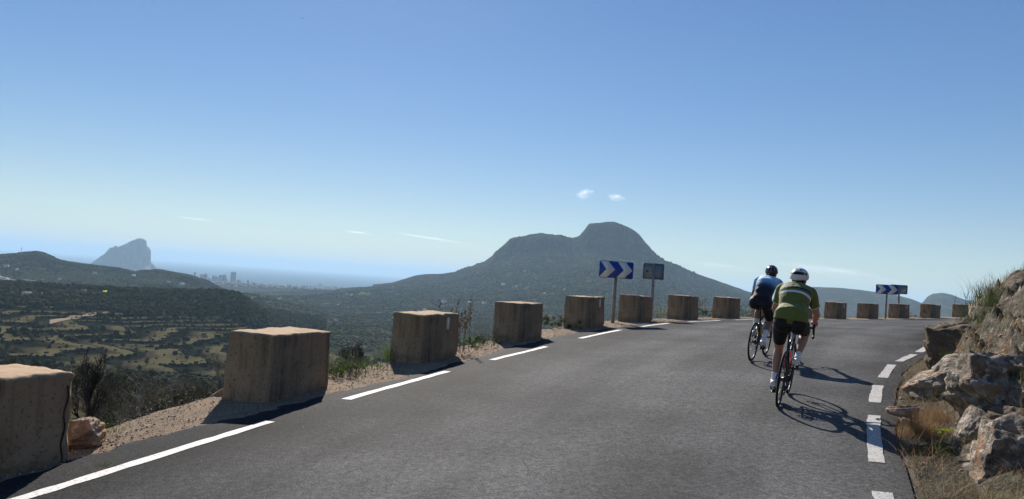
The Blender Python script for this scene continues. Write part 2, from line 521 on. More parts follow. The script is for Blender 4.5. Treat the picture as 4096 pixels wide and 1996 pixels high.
def dash(s0, s1, f, w, mat, label, grp, k):
    n = max(6, int((s1 - s0) / .06))
    s = np.linspace(s0, s1, n)
    me = []
    wob = .008 * vnoise(s * 6, s * 0 + k)
    o = ribbon("edge_line_dash", s, f(s) - w / 2 + wob, f(s) + w / 2 - wob, 5, .0045, mat, None,
               lambda P, S_, T_, U_: .006 * fbm(P[..., 0] * .9, P[..., 1] * .9, oct=3))
    tag(o, label, "road marking", grp)


names_l = [(9.2, 13.95, "long white edge line dash beside the two nearest concrete blocks"),
           (15.35, 17.95, "white edge line dash in front of the third concrete block"),
           (19.45, 21.7, "white edge line dash in front of the fourth concrete block"),
           (23.55, 26.05, "white edge line dash in front of the fifth block, with reflector"),
           (27.5, 29.5, "white edge line dash crossed by the sign post shadow"),
           (31.0, 33.6, "white edge line dash in front of the seventh block"),
           (35.0, 37.4, "white edge line dash in front of the eighth block"),
           (39.0, 41.4, "white edge line dash behind the cyclist in blue")]
for k, (a, b_, lab) in enumerate(names_l):
    dash(a, b_, line_l, .125, M_paint, lab, "white dashes of the outer edge line", k)
for k, a in enumerate((43.0, 47.0, 51.0, 55.0, 59.0, 63.0)):
    lab = ["far white dash right of the green jersey", "far white dash before the block with reflector beside the green jersey",
           "far white dash in front of the block left of the far chevron sign", "far white dash crossed by the far sign post shadow",
           "far white dash in front of the block with dry plants", "far white dash in front of the last concrete block"][k]
    dash(a, a + 2.5, line_l, .125, M_paint, lab, "white dashes of the outer edge line", 20 + k)
names_r = [(11.4, 13.62, "worn white dash cut by the bottom frame edge near the rocky bank"),
           (14.62, 17.05, "long worn white dash under the shadow of the cyclist"),
           (18.0, 19.55, "worn white dash beside the pale stones at the bank"),
           (20.4, 22.1, "worn white dash just before the dry grass and the dark boulder"),
           (22.65, 23.98, "short worn white dash left of the dark boulder"),
           (24.45, 25.6, "farthest worn white dash left of the dark boulder"),
           (26.1, 27.3, "worn white dash mostly hidden behind the dark boulder")]
for k, (a, b_, lab) in enumerate(names_r):
    dash(a, b_, line_r, .135, M_paint_old, lab, "worn dashes of the inner edge line", 40 + k)

# loose stones lying on the shoulder
def ico(sub):
    bm = bmesh.new(); bmesh.ops.create_icosphere(bm, subdivisions=sub, radius=1.0)
    V = np.array([v.co[:] for v in bm.verts]); F = np.array([[v.index for v in f.verts] for f in bm.faces]); bm.free()
    return V, F
ICO1, ICO2, ICO3 = ico(1), ico(2), ico(3)


def scatter_blobs(name, P, size, base, mat, jit=.25, flat=.8, seed=1, smooth=True, tilt=True):
    r = np.random.default_rng(seed); V, F = base; n = len(P); k = len(V)
    a = r.uniform(0, 2 * np.pi, n); c, s = np.cos(a), np.sin(a)
    J = 1 + jit * r.standard_normal((n, k, 1))
    W = V[None] * J * np.stack([r.uniform(.8, 1.3, n), r.uniform(.8, 1.3, n), flat * r.uniform(.8, 1.2, n)], 1)[:, None]
    W = np.stack([W[..., 0] * c[:, None] - W[..., 1] * s[:, None], W[..., 0] * s[:, None] + W[..., 1] * c[:, None], W[..., 2]], -1)
    W = W * np.asarray(size)[:, None, None] + np.asarray(P)[:, None]
    FF = (F[None] + (np.arange(n) * k)[:, None, None]).reshape(-1, 3)
    me = np_mesh(name, W.reshape(-1, 3), [FF], smooth)
    return link(name, me, mat)


n = 9000
ss = 9 + 32 * rng.random(n) ** 2.0
so = shoulder_out(ss); tt = so + (edge_l(ss) - so + .03) * rng.random(n) ** .9
sz = .004 + .008 * rng.random(n) ** 3
sz[:60] *= 1.6
pp = road_pt(ss, tt, -.012)
M_peb = pmat("pebbles", (.36, .27, .20), .9, layers=[(9, 2, .4, .6, (.20, .15, .12), .9), (4, 2, .52, .62, (.50, .42, .34), .9)], coord='World', spec=.3)
peb = scatter_blobs("gravel_stones", pp, sz, ico(1), M_peb, .18, .7, 3, False)
tag(peb, "loose pinkish stones lying on the gravel shoulder", "gravel", kind="stuff")
# ------------------------------------------------------------------ terrain: cross-curves (azimuth deg, distance, height), near to far
TERRAIN = [
  ('c1', [[-39.289, 50.0, -8.24], [-25.941, 50.7, -9.71], [-18.458, 51.0, -10.06], [-11.628, 51.3, -10.69], [-4.472, 51.6, -10.94], [4.283, 51.9, -11.02], [12.81, 63.2, -12.5], [20.74, 80.0, -12.53], [27.984, 86.0, -11.57], [41.652, 100.0, -11.38]]),
  ('c2', [[-39.423, 130.0, -17.58], [-26.098, 130.0, -20.44], [-18.599, 130.0, -21.57], [-11.736, 130.0, -23.89], [-4.534, 130.0, -25.63], [4.207, 130.0, -24.99], [12.778, 142.0, -26.69], [20.74, 160.0, -25.06], [27.984, 166.0, -22.33], [41.652, 180.0, -20.49]]),
  ('c3', [[-39.459, 300, -38.21], [-26.14, 300, -44.43], [-18.653, 300, -46.18], [-11.844, 300, -47.7], [-4.638, 300, -51.6], [4.131, 300, -51.63], [12.712, 300, -50.5], [20.726, 300, -45.59], [27.984, 300, -40.36], [41.652, 300, -34.15]]),
  ('c4', [[-39.504, 600, -70.53], [-26.193, 600, -82.03], [-18.696, 600, -86.59], [-11.888, 600, -89.45], [-4.743, 600, -88.07], [4.016, 600, -85.13], [12.613, 600, -83.29], [20.672, 600, -79.85], [27.962, 600, -75.38], [41.642, 600, -63.78]]),
  ('c5', [[-39.644, 800, -69.52], [-26.356, 800, -80.9], [-18.853, 800, -87.74], [-12.035, 800, -92.26], [-4.848, 800, -97.24], [3.93, 800, -95.34], [12.53, 800, -91.3], [20.605, 800, -87.54], [27.909, 800, -82.65], [41.616, 800, -69.93]]),
  ('c6', [[-39.746, 1000, -64.52], [-26.486, 1000, -72.83], [-18.974, 1000, -82.72], [-12.115, 1000, -96.94], [-4.911, 1000, -106.38], [3.873, 1000, -103.99], [12.481, 1000, -99.29], [20.564, 1000, -95.21], [27.878, 1000, -89.89], [41.601, 1000, -76.04]]),
  ('c7', [[-39.858, 1320, -52.55], [-33.239, 1320, -53.84], [-31.564, 1320, -54.0], [-30.045, 1320, -54.38], [-26.632, 1320, -54.17], [-23.505, 1320, -51.92], [-21.757, 1320, -50.2], [-20.222, 1320, -49.37], [-19.171, 1320, -51.77], [-18.049, 1320, -70.83], [-16.636, 1320, -92.99], [-14.677, 1320, -108.95], [-12.191, 1320, -104.98], [-5.005, 1320, -110.34], [3.787, 1320, -107.17], [12.398, 1320, -98.34], [20.496, 1320, -94.31], [41.575, 1320, -75.32]]),
  ('c8', [[-39.83, 1750, -80.62], [-26.587, 1750, -89.09], [-19.105, 1750, -94.15], [-12.246, 1750, -117.39], [-5.079, 1750, -115.22], [3.7, 1750, -102.09], [12.331, 1750, -95.59], [20.455, 1750, -100.03], [27.792, 1750, -94.45], [41.559, 1750, -79.89]]),
  ('c9', [[-39.898, 2500, -77.9], [-33.265, 2500, -88.1], [-27.822, 2500, -87.53], [-24.279, 2500, -78.6], [-20.198, 2500, -106.7], [-18.099, 2500, -106.25], [-16.476, 2500, -114.38], [-12.301, 2500, -136.07], [-8.054, 2500, -121.1], [-5.167, 2500, -111.28], [-0.805, 2500, -86.2], [3.575, 2500, -63.1], [6.489, 2500, -56.47], [12.245, 2500, -71.77], [16.41, 2500, -85.15], [20.4, 2500, -95.17], [41.541, 2500, -80.77]]),
  ('c10', [[-39.935, 3500, -80.29], [-35.376, 3500, -44.27], [-33.385, 3500, -32.09], [-32.36, 3500, -21.21], [-31.84, 3500, -14.14], [-31.419, 3500, -9.06], [-31.047, 3500, -13.44], [-30.64, 3500, -25.48], [-30.186, 3500, -37.38], [-29.062, 3500, -44.94], [-27.918, 3500, -49.49], [-26.748, 3500, -55.72], [-25.789, 3500, -64.64], [-25.2, 3500, -55.69], [-24.359, 3500, -48.89], [-23.362, 3500, -57.89], [-22.351, 3500, -65.38], [-21.313, 3500, -82.95], [-20.512, 3500, -106.72], [-19.754, 3500, -130.9], [-18.112, 3500, -138.56], [-14.878, 3500, -130.09], [-12.403, 3500, -108.47], [-11.005, 3500, -97.72], [-8.155, 3500, -86.38], [-2.364, 3500, -44.77], [1.991, 3500, 14.84], [6.348, 3500, 56.31], [9.247, 3500, 53.94], [12.15, 3500, -1.16], [16.335, 3500, -35.0], [20.362, 3500, -86.34], [41.528, 3500, -79.66]]),
  ('c10b', [[-39.887, 4400, -147.44], [-24.241, 4400, -175.21], [-19.746, 4400, -172.39], [-16.528, 4400, -149.6], [-12.421, 4400, -118.8], [-11.02, 4400, -107.4], [-8.62, 4400, -75.2], [-7.058, 4400, -44.7], [-4.177, 4400, -2.55], [-2.023, 4400, 54.12], [-1.032, 4400, 100.14], [0.107, 4400, 147.05], [1.569, 4400, 163.77], [2.744, 4400, 169.84], [4.511, 4400, 167.55], [5.66, 4400, 195.93], [7.122, 4400, 191.84], [9.158, 4400, 179.3], [10.319, 4400, 162.54], [12.081, 4400, 88.92], [13.5, 4400, 67.45], [17.388, 4400, -3.48], [20.34, 4400, -74.84], [41.52, 4400, -74.93]]),
  ('c11', [[-39.898, 4700, -146.45], [-19.753, 4700, -177.38], [-16.535, 4700, -152.89], [-12.421, 4700, -126.9], [-11.59, 4700, -110.69], [-10.194, 4700, -84.18], [-8.643, 4700, -54.19], [-7.661, 4700, -22.37], [-7.096, 4700, -4.79], [-6.665, 4700, 0.05], [-5.362, 4700, 12.27], [-4.209, 4700, 33.28], [-3.066, 4700, 71.2], [-2.064, 4700, 105.98], [-1.365, 4700, 151.15], [-0.761, 4700, 205.53], [-0.213, 4700, 257.18], [0.071, 4700, 270.91], [0.746, 4700, 277.16], [1.324, 4700, 292.53], [2.205, 4700, 299.77], [3.239, 4700, 298.07], [4.425, 4700, 287.41], [4.887, 4700, 297.09], [5.211, 4700, 332.67], [5.475, 4700, 370.36], [5.641, 4700, 383.28], [6.253, 4700, 386.34], [6.826, 4700, 401.24], [7.408, 4700, 401.62], [7.852, 4700, 391.7], [8.444, 4700, 375.2], [8.921, 4700, 355.84], [9.283, 4700, 333.56], [9.654, 4700, 299.34], [10.267, 4700, 244.96], [10.927, 4700, 200.55], [11.221, 4700, 187.76], [12.027, 4700, 170.52], [13.179, 4700, 131.6], [14.598, 4700, 92.12], [15.438, 4700, 70.97], [17.367, 4700, 28.48], [18.991, 4700, -12.5], [20.332, 4700, -66.41], [41.515, 4700, -62.04]]),
  ('c12', [[-39.93, 6300.0, -151.83], [-11.014, 6300.0, -162.73], [0.592, 6300.0, -94.94], [17.69, 6300.0, -75.1], [19.133, 6300.0, -40.07], [19.884, 6300.0, 36.16], [20.508, 6300.0, 92.61], [21.398, 6300.0, 117.37], [22.789, 6300.0, 124.49], [24.28, 6300.0, 117.56], [25.74, 6300.0, 104.9], [26.695, 6300.0, 91.73], [27.404, 6300.0, 74.15], [27.826, 6300.0, 60.23], [28.061, 6420.0, 48.73], [28.192, 6660.0, 69.8], [28.363, 6900.0, 108.12], [28.651, 6900.0, 132.34], [29.213, 6900.0, 143.11], [29.775, 6900.0, 132.27], [30.336, 6900.0, 106.19], [30.778, 6900.0, 94.67], [31.418, 6900.0, 124.41], [32.047, 6900.0, 162.77], [33.587, 6900.0, 243.09], [36.05, 6900.0, 332.3], [41.41, 6900.0, 443.19]]),
  ('c13', [[-40.041, 7000.0, -199.0], [-26.822, 7156.626506024097, -199.0], [-22.438, 7200.0, -199.0], [-19.611, 7500.0, -199.0], [-16.681, 8138.709677419355, -199.0], [-13.937, 8719.354838709678, -199.0], [-11.127, 9300.0, -199.0], [-5.353, 9800.0, -199.0], [6.406, 9800.0, -199.0], [20.29, 9800.0, -199.0], [41.497, 9800.0, -199.0]]),
  ('c14', [[-40.041, 7150.0, -206.0], [-26.822, 7306.626506024097, -206.0], [-22.438, 7350.0, -206.0], [-19.611, 7650.0, -206.0], [-16.681, 8288.709677419356, -206.0], [-13.937, 8869.354838709678, -206.0], [-11.127, 9450.0, -206.0], [-5.353, 9950.0, -206.0], [6.406, 9950.0, -206.0], [20.29, 9950.0, -206.0], [41.497, 9950.0, -206.0]]),
]
AZ = np.radians(np.arange(-39.0, 40.01, .06))
nA = len(AZ)
_edge = []
_q = road_pt(SD, shoulder_out(SD) + .12, -.10)
_qa = np.arctan2(_q[:, 0], _q[:, 1]); _qr = np.hypot(_q[:, 0], _q[:, 1])
_ok = _q[:, 1] > 1.0
_o = np.argsort(_qa[_ok])
e_r = np.interp(AZ, _qa[_ok][_o], _qr[_ok][_o]); e_z = np.interp(AZ, _qa[_ok][_o], _q[_ok, 2][_o])
CR = [e_r]; CZ = [e_z]
azd = np.degrees(AZ)
for nm, kn in TERRAIN:
    a = [q[0] for q in kn]
    CR.append(np.interp(azd, a, [q[1] for q in kn])); CZ.append(np.interp(azd, a, [q[2] for q in kn]))
CR[1] = np.maximum(CR[1], CR[0] + 14); CR[2] = np.maximum(CR[2], CR[1] + 50); CR[3] = np.maximum(CR[3], CR[2] + 80)
CR, CZ = np.array(CR), np.array(CZ)
_ks = np.exp(-np.linspace(-2, 2, 25) ** 2); _ks /= _ks.sum()
for i in range(1, len(CR)):            # soften the knots, the ridge lines least
    kk = _ks if i not in (7, 10, 12, 13) else np.array([.2, .6, .2])
    h = len(kk) // 2
    CZ[i] = np.convolve(np.pad(CZ[i], h, 'edge'), kk, 'valid')
    if i != 13: CR[i] = np.convolve(np.pad(CR[i], 12, 'edge'), _ks, 'valid')
ROWS = [26, 26, 46, 70, 90, 90, 80, 20, 34, 60, 46, 44, 46, 40, 4]
LR = np.log(CR)
gr, gz, gk = [], [], []
nC = len(CR)
for i in range(nC - 1):
    i0, i3 = max(i - 1, 0), min(i + 2, nC - 1)
    for u in np.arange(ROWS[i]) / ROWS[i]:
        l = LR[i] + (LR[i + 1] - LR[i]) * u
        z1, z2 = CZ[i], CZ[i + 1]
        m1 = .5 * (CZ[i + 1] - CZ[i0]); m2 = .5 * (CZ[i3] - CZ[i])
        # monotone limit of the end slopes
        d = z2 - z1
        for mm in (m1, m2):
            np.copyto(mm, np.where(mm * d <= 0, 0, np.sign(d) * np.minimum(np.abs(mm), 1.6 * np.abs(d))))
        h00 = 2 * u ** 3 - 3 * u * u + 1; h10 = u ** 3 - 2 * u * u + u; h01 = -2 * u ** 3 + 3 * u * u; h11 = u ** 3 - u * u
        gr.append(np.exp(l)); gz.append(h00 * z1 + h10 * m1 + h01 * z2 + h11 * m2); gk.append(np.full(nA, i + u))
GR, GZ, GK = np.array(gr), np.array(gz), np.array(gk)
GA = np.broadcast_to(AZ, GR.shape)
GX, GY = GR * np.sin(GA), GR * np.cos(GA)
GD = np.degrees(GA)

# regions: 0 near slope, 1 terraced valley and plateau, 2 wooded hill with the mast, 3 mountain, 4 far right hills, 5 coastal plain
REG = np.zeros(GR.shape, int)
REG[GK >= 3] = 1
REG[(GK >= 8.0) & (GD < -17.5)] = 2
REG[(GK >= 5.5) & (GD > -13.2 + 0 * GD)] = 3
REG[(GK >= 8.0) & (GD > -17.5) & (GD <= -9)] = 3
REG[(GK >= 12.05) & (GD > 10)] = 4
REG[(GK >= 11.3) & (GD <= -10)] = 5
REG[(GK >= 10.3) & (GD <= -17.5)] = 5
REG[(GK >= 9.9) & (GD > -18.3) & (GD <= -12.5)] = 5
REG[(GK >= 12.05) & (GD <= 10) & (GD > -10)] = 5

fr = GK - np.floor(GK)
mid = np.sin(np.pi * fr)
# relief
amp = np.interp(GK, [0, 1, 2, 3, 4, 6, 7, 8, 9, 10, 11, 12, 13, 14], [.15, 1.0, 1.6, 2.5, 2.5, 2.5, 1.2, 3, 5, 2.5, 6, 2.5, 3, .5])
GZ = GZ + amp * fbm(GX / 60, GY / 60, oct=5, seed=3) * np.clip(GK * 3, .25, 1)
big = np.interp(GK, [0, 5, 7, 7.5, 8, 9.5, 10, 10.6, 11, 11.6, 12, 13, 14], [0, 0, 0, 4, 8, 18, 4, 14, 22, 22, 2, 0, 0])
GZ = GZ + big * fbm(GX / 330, GY / 330, oct=4, seed=9, ridged=True) * np.where(REG == 5, 0, 1)
# rock faces of the mountain: vertical ribs and ledges below the summit
cl = np.clip((GK - 10.9) / .25, 0, 1) * np.clip((11.95 - GK) / .25, 0, 1) * ((GD > -4) & (GD < 13.5))
ribs = fbm(GD * 3.2, GZ / 160 + 5, oct=4, seed=21, ridged=True)
GZ = GZ + cl * (11 * ribs + 6 * fbm(GD * 9, GZ / 60, oct=3, seed=5))
ledge = 38 * np.round(GZ / 38 + .35 * vnoise(GD * .8, GD * 0, seed=4)) + 0 * GZ
GZ = GZ + cl * .0 * (ledge - GZ)
# terraces in the valley at the left
tw = np.clip((GK - 4.05) / .3, 0, 1) * np.clip((6.35 - GK) / .25, 0, 1) * np.clip((-6 - GD) / 5, 0, 1)
tw = tw * np.clip(1.5 + 1.6 * (vnoise(GX / 170, GY / 170, seed=8) + .35), 0, 1)
q = (GZ + 1.5 * vnoise(GX / 90, GY / 60, seed=6)) / 3.0
fq = q - np.floor(q)
FQ = fq
zt = (np.floor(q) + np.clip((fq - .82) / .18, 0, 1)) * 3.0 - 1.5 * vnoise(GX / 90, GY / 60, seed=6)
GZ = GZ + tw * (zt - GZ)
# terraces low on the wooded hill
tw2 = np.clip((GK - 8.3) / .2, 0, 1) * np.clip((9.5 - GK) / .3, 0, 1) * np.clip((-20 - GD) / 3, 0, 1)
q = GZ / 6.0; fq = q - np.floor(q)
GZ = GZ + tw2 * .8 * ((np.floor(q) + np.clip((fq - .75) / .25, 0, 1)) * 6.0 - GZ)
GZ = np.where((GK > 11.2) & (GK < 14) & (GZ < -198.5), -198.5, GZ)


def add_band(m, colours):
    """terrace banding: the planted flats and the scrubby walls between them"""
    nt = m.node_tree; b = nt.nodes["Principled BSDF"]
    at = nt.nodes.new("ShaderNodeAttribute"); at.attribute_name = "band"
    rp = nt.nodes.new("ShaderNodeValToRGB"); e = rp.color_ramp.elements
    e[0].position, e[0].color = 0.0, c4(colours[0]); e[1].position, e[1].color = 1.0, c4(colours[-1])
    for p, c in ((.36, colours[0]), (.44, colours[1]), (.56, colours[1]), (.62, colours[2])): q = e.new(p); q.color = c4(c)
    nt.links.new(at.outputs["Fac"], rp.inputs[0])
    wt = nt.nodes.new("ShaderNodeAttribute"); wt.attribute_name = "terraced"
    old = b.inputs["Base Color"].links[0].from_socket
    nz = node(nt, "ShaderNodeTexNoise", Scale=.03, Detail=4.0, Vector=nt.nodes.new("ShaderNodeNewGeometry").outputs["Position"])
    mr = nt.nodes.new("ShaderNodeMapRange"); mr.inputs["From Min"].default_value = .25; mr.inputs["From Max"].default_value = .5; nt.links.new(nz.outputs[0], mr.inputs["Value"])
    mu = nt.nodes.new("ShaderNodeMath"); mu.operation = 'MULTIPLY'; nt.links.new(wt.outputs["Fac"], mu.inputs[0]); nt.links.new(mr.outputs[0], mu.inputs[1])
    mx = nt.nodes.new("ShaderNodeMixRGB"); nt.links.new(mu.outputs[0], mx.inputs[0]); nt.links.new(old, mx.inputs[1]); nt.links.new(rp.outputs[0], mx.inputs[2])
    nt.links.new(mx.outputs[0], b.inputs["Base Color"])


def land_mat(name, base, layers, bumps, rock=None):
    return pmat(name, base, .95, layers=layers, bumps=bumps, coord='World', spec=0.0)


SOIL, OLIVE, DARK, DRY = (.12, .092, .062), (.06, .065, .03), (.026, .034, .018), (.15, .13, .07)
M_near = land_mat("slope_scrub", (.055, .05, .032), [(.5, 5, .42, .62, (.12, .10, .065), .8), (2.5, 4, .5, .65, (.035, .045, .02), .8)], [(3, 5, 1, .25), (.7, 4, .8, .6)])
M_valley = land_mat("valley_fields", (.036, .035, .021), [((.012, .03, .03), 5, .54, .68, (.075, .060, .040), .8), ((.02, .05, .05), 4, .56, .68, (.036, .038, .016), .6), (.035, 5, .50, .62, DARK, .8), (.3, 3, .5, .7, (.06, .06, .035), .6)], [(.25, 4, 1, 1.2)])
add_band(M_valley, [(.105, .092, .046), (.055, .045, .028), (.012, .014, .008)])
M_hillA = land_mat("wooded_hill_scrub", (.034, .039, .023), [(.012, 5, .54, .68, (.080, .075, .045), .65), ((.006, .02, .02), 4, .62, .70, (.12, .12, .07), .45), (.08, 4, .45, .65, (.03, .036, .02), .8)], [(.08, 4, 1, 5)])
M_mount = land_mat("mountain_scrub", (.038, .042, .025), [(.010, 5, .52, .68, (.085, .080, .055), .65), (.004, 5, .50, .62, (.028, .036, .02), .7), ((.02, .02, .006), 5, .56, .70, (.17, .16, .14), .6)], [(.035, 5, 1, 9)])
M_far = land_mat("rocky_hill_scrub", (.04, .045, .028), [(.006, 5, .54, .68, (.14, .13, .11), .6), (.02, 5, .60, .70, (.26, .25, .22), .5)], [(.03, 5, 1, 12)])
M_plain = land_mat("coastal_plain_fields", (.020, .022, .015), [((.003, .006, .006), 4, .48, .58, (.045, .055, .03), .9), ((.008, .015, .01), 4, .52, .62, (.045, .04, .03), .7), (.02, 4, .56, .66, (.10, .095, .085), .4)], [])

RNAMES = [("near_slope", M_near, "scrubby slope falling away just below the road"), ("valley", M_valley, "terraced valley with olive fields below the road"),
          ("wooded_hill", M_hillA, "dark wooded hill on the left carrying a mast"), ("mountain", M_mount, "big twin topped mountain with rock faces"),
          ("far_hills", M_far, "bare rocky hills far off at the right"), ("coastal_plain", M_plain, "flat pale coastal plain by the sea")]
PV = np.stack([GX, GY, GZ], -1)
nR = GR.shape[0]
ii = np.arange(nR - 1)[:, None]; jj = np.arange(nA - 1)[None]
QQ = np.stack([ii * nA + jj, ii * nA + jj + 1, (ii + 1) * nA + jj + 1, (ii + 1) * nA + jj], -1)
fr_reg = REG[:-1, :-1]
flatV = PV.reshape(-1, 3)
for k, (nm, mt, lab) in enumerate(RNAMES):
    Q = QQ[fr_reg == k].reshape(-1, 4)
    if not len(Q): continue
    used, inv = np.unique(Q, return_inverse=True)
    o = link(nm, np_mesh(nm, flatV[used], [inv.reshape(-1, 4)]), mt)
    if k == 1:
        for an, av in (("band", FQ), ("terraced", tw)):
            o.data.attributes.new(an, 'FLOAT', 'POINT').data.foreach_set("value", av.ravel()[used].astype(np.float32))
    tag(o, lab, "hill" if k in (0, 2, 4) else ("mountain" if k == 3 else "land"), kind="structure")

GAmin, GAstep = AZ[0], AZ[1] - AZ[0]
def ground(az_deg, r):
    """height of the terrain at an azimuth and distance"""
    j = int(np.clip(round((math.radians(az_deg) - GAmin) / GAstep), 0, nA - 1))
    return float(np.interp(r, GR[:, j], GZ[:, j]))
def polar(az_deg, r, dz=0.0):
    a = math.radians(az_deg)
    return (r * math.sin(a), r * math.cos(a), ground(az_deg, r) + dz)


# sea
def sea_mat():
    m, nt, b = new_mat("sea_water")
    b.inputs["Base Color"].default_value = (.10, .155, .20, 1)
    b.inputs["Roughness"].default_value = .28
    b.inputs["IOR"].default_value = 1.33
    b.inputs["Specular IOR Level"].default_value = .0
    ge = nt.nodes.new("ShaderNodeNewGeometry").outputs["Position"]
    nz = node(nt, "ShaderNodeTexNoise", Scale=1.0, Detail=6.0, Vector=mapping(nt, ge, (.0006, .002, .001)))
    rp = nt.nodes.new("ShaderNodeMapRange"); rp.inputs["From Min"].default_value = .35; rp.inputs["From Max"].default_value = .65
    rp.inputs["To Min"].default_value = .55; rp.inputs["To Max"].default_value = .7
    nt.links.new(nz.outputs[0], rp.inputs["Value"]); nt.links.new(rp.outputs[0], b.inputs["Roughness"])
    return m
xs = np.linspace(-62000, 62000, 40); ys = np.r_[np.linspace(5500, 20000, 30), np.linspace(22000, 72000, 26)]
Xg, Yg = np.meshgrid(xs, ys, indexing='ij'); m_ = len(ys)
i = np.arange(len(xs) - 1)[:, None]; j = np.arange(m_ - 1)[None]
Q = np.stack([i * m_ + j, (i + 1) * m_ + j, (i + 1) * m_ + j + 1, i * m_ + j + 1], -1).reshape(-1, 4)
sea = link("sea", np_mesh("sea", np.stack([Xg, Yg, np.full_like(Xg, -200.0)], -1).reshape(-1, 3), [Q]), sea_mat())
tag(sea, "calm pale blue sea reaching to the horizon", "sea", kind="structure")

# the great rock standing in the sea
ROCKP = np.array([(-28.707, -0.01646), (-28.43, -0.0125), (-28.221, -0.00816), (-27.858, -0.00223), (-27.685, 0.00028), (-27.54, 0.00413), (-27.396, 0.00799), (-27.257, 0.00819), (-27.103, 0.01025), (-26.865, 0.00967), (-26.46, 0.01394), (-26.19, 0.01712), (-25.847, 0.02041), (-25.731, 0.02105), (-25.44, 0.02056), (-25.261, 0.01849), (-25.238, 0.01339), (-25.055, 0.01039), (-24.911, 0.00545), (-24.923, -0.00251), (-24.91, -0.0053), (-24.57, -0.01048), (-24.235, -0.01429), (-23.604, -0.01777)])
ra = np.radians(np.linspace(ROCKP[0, 0], ROCKP[-1, 0], 150))
RR = 11000.0
top = np.interp(np.degrees(ra), ROCKP[:, 0], ROCKP[:, 1]) * RR + 4 * fbm(np.degrees(ra) * 9, ra * 0, oct=3)
rows = []
prof = [(-620, -205, 0), (-520, -196, 0), (-430, 0, .10), (-330, 0, .22), (-240, 0, .34), (-200, 0, .55), (-170, 0, .72), (-130, 0, .84), (-90, 0, .95), (-30, 0, 1.0), (60, 0, .99), (200, 0, .8), (380, -205, 0)]
for dr, zb, f in prof:
    w = np.interp(np.degrees(ra), [-28.8, -27.5, -25.3, -23.6], [.5, 1, 1, .3])
    z = np.where(f > 0, -198 + (top + 198) * f, zb)
    r_ = RR + dr * w + (f > .05) * (f < .98) * 45 * fbm(np.degrees(ra) * 4, ra * 0 + f * 2.2, oct=4, seed=5, ridged=True)
    rows.append(np.stack([r_ * np.sin(ra), r_ * np.cos(ra), z], -1))
rows = np.array(rows); n_, m_ = rows.shape[:2]
i = np.arange(n_ - 1)[:, None]; j = np.arange(m_ - 1)[None]
Q = np.stack([i * m_ + j, i * m_ + j + 1, (i + 1) * m_ + j + 1, (i + 1) * m_ + j], -1).reshape(-1, 4)
M_crag = pmat("crag_limestone", (.20, .19, .17), .95, layers=[((.01, .01, .004), 5, .45, .62, (.10, .10, .075), .8)], coord='World', spec=.1)
rk = link("sea_rock", np_mesh("sea_rock", rows.reshape(-1, 3), [Q]), M_crag)
tag(rk, "huge steep rock rising from the sea at the left", "rock", kind="structure")
# ------------------------------------------------------------------ the far town: towers one by one, low houses as one mass
TOWERS = [(-19.615, 0.374, -0.01151), (-22.099, 0.138, -0.01443), (-22.307, 0.151, -0.0172), (-21.657, 0.215, -0.01668), (-21.425, 0.254, -0.01592), (-21.186, 0.178, -0.02068), (-20.989, 0.205, -0.02189), (-20.899, 0.192, -0.01747), (-20.701, 0.195, -0.0182), (-20.436, 0.283, -0.01596), (-20.178, 0.233, -0.01566), (-19.983, 0.129, -0.01833), (-19.227, 0.314, -0.02085), (-18.624, 0.158, -0.02016), (-18.349, 0.159, -0.02228), (-13.674, 0.312, -0.01941)]
TLAB = ["tallest and widest slab tower of the far coastal town", "slim lone tower at the left end of the far skyline", "low pale block left of the slim tower in the far town",
        "left half of the stepped twin block in the far town", "right half of the stepped twin block in the far town", "low block between the stepped twin block and pinkish blocks",
        "lower pale block left of the pinkish pair in the far town", "left block of the pinkish pair in the far town", "right block of the pinkish pair in the far town",
        "grey tower third to the left of the tallest slab tower", "rounded dark tower second left of the tallest slab tower", "narrow sloping tower directly left of the tallest slab tower",
        "low wide block directly right of the tallest slab tower", "small lone square block standing right of the skyline", "lowest small block at the right end of the skyline",
        "lone yellowish block on the shore in the middle"]
TCOL = [(.36, .36, .37), (.34, .32, .31), (.36, .34, .33), (.30, .30, .31), (.33, .33, .34), (.36, .35, .35), (.40, .37, .35), (.46, .38, .34), (.46, .38, .34), (.40, .38, .37), (.22, .23, .26), (.34, .34, .36), (.30, .31, .33), (.32, .31, .31), (.28, .28, .29), (.50, .44, .24)]


def tower_mat(name, c):
    m, nt, b = new_mat(name)
    tc = nt.nodes.new("ShaderNodeTexCoord").outputs["Object"]
    sx = nt.nodes.new("ShaderNodeSeparateXYZ"); nt.links.new(tc, sx.inputs[0])
    wv = nt.nodes.new("ShaderNodeMath"); wv.operation = 'FRACT'
    mu = nt.nodes.new("ShaderNodeMath"); mu.operation = 'MULTIPLY'; mu.inputs[1].default_value = 1 / 3.2
    nt.links.new(sx.outputs["Z"], mu.inputs[0]); nt.links.new(mu.outputs[0], wv.inputs[0])
    gt = nt.nodes.new("ShaderNodeMath"); gt.operation = 'GREATER_THAN'; gt.inputs[1].default_value = .5; nt.links.new(wv.outputs[0], gt.inputs[0])
    mx = nt.nodes.new("ShaderNodeMixRGB"); nt.links.new(gt.outputs[0], mx.inputs[0])
    mx.inputs[1].default_value = c4(c); mx.inputs[2].default_value = c4([v * .45 for v in c])
    nt.links.new(mx.outputs[0], b.inputs["Base Color"]); b.inputs["Roughness"].default_value = .7
    return m


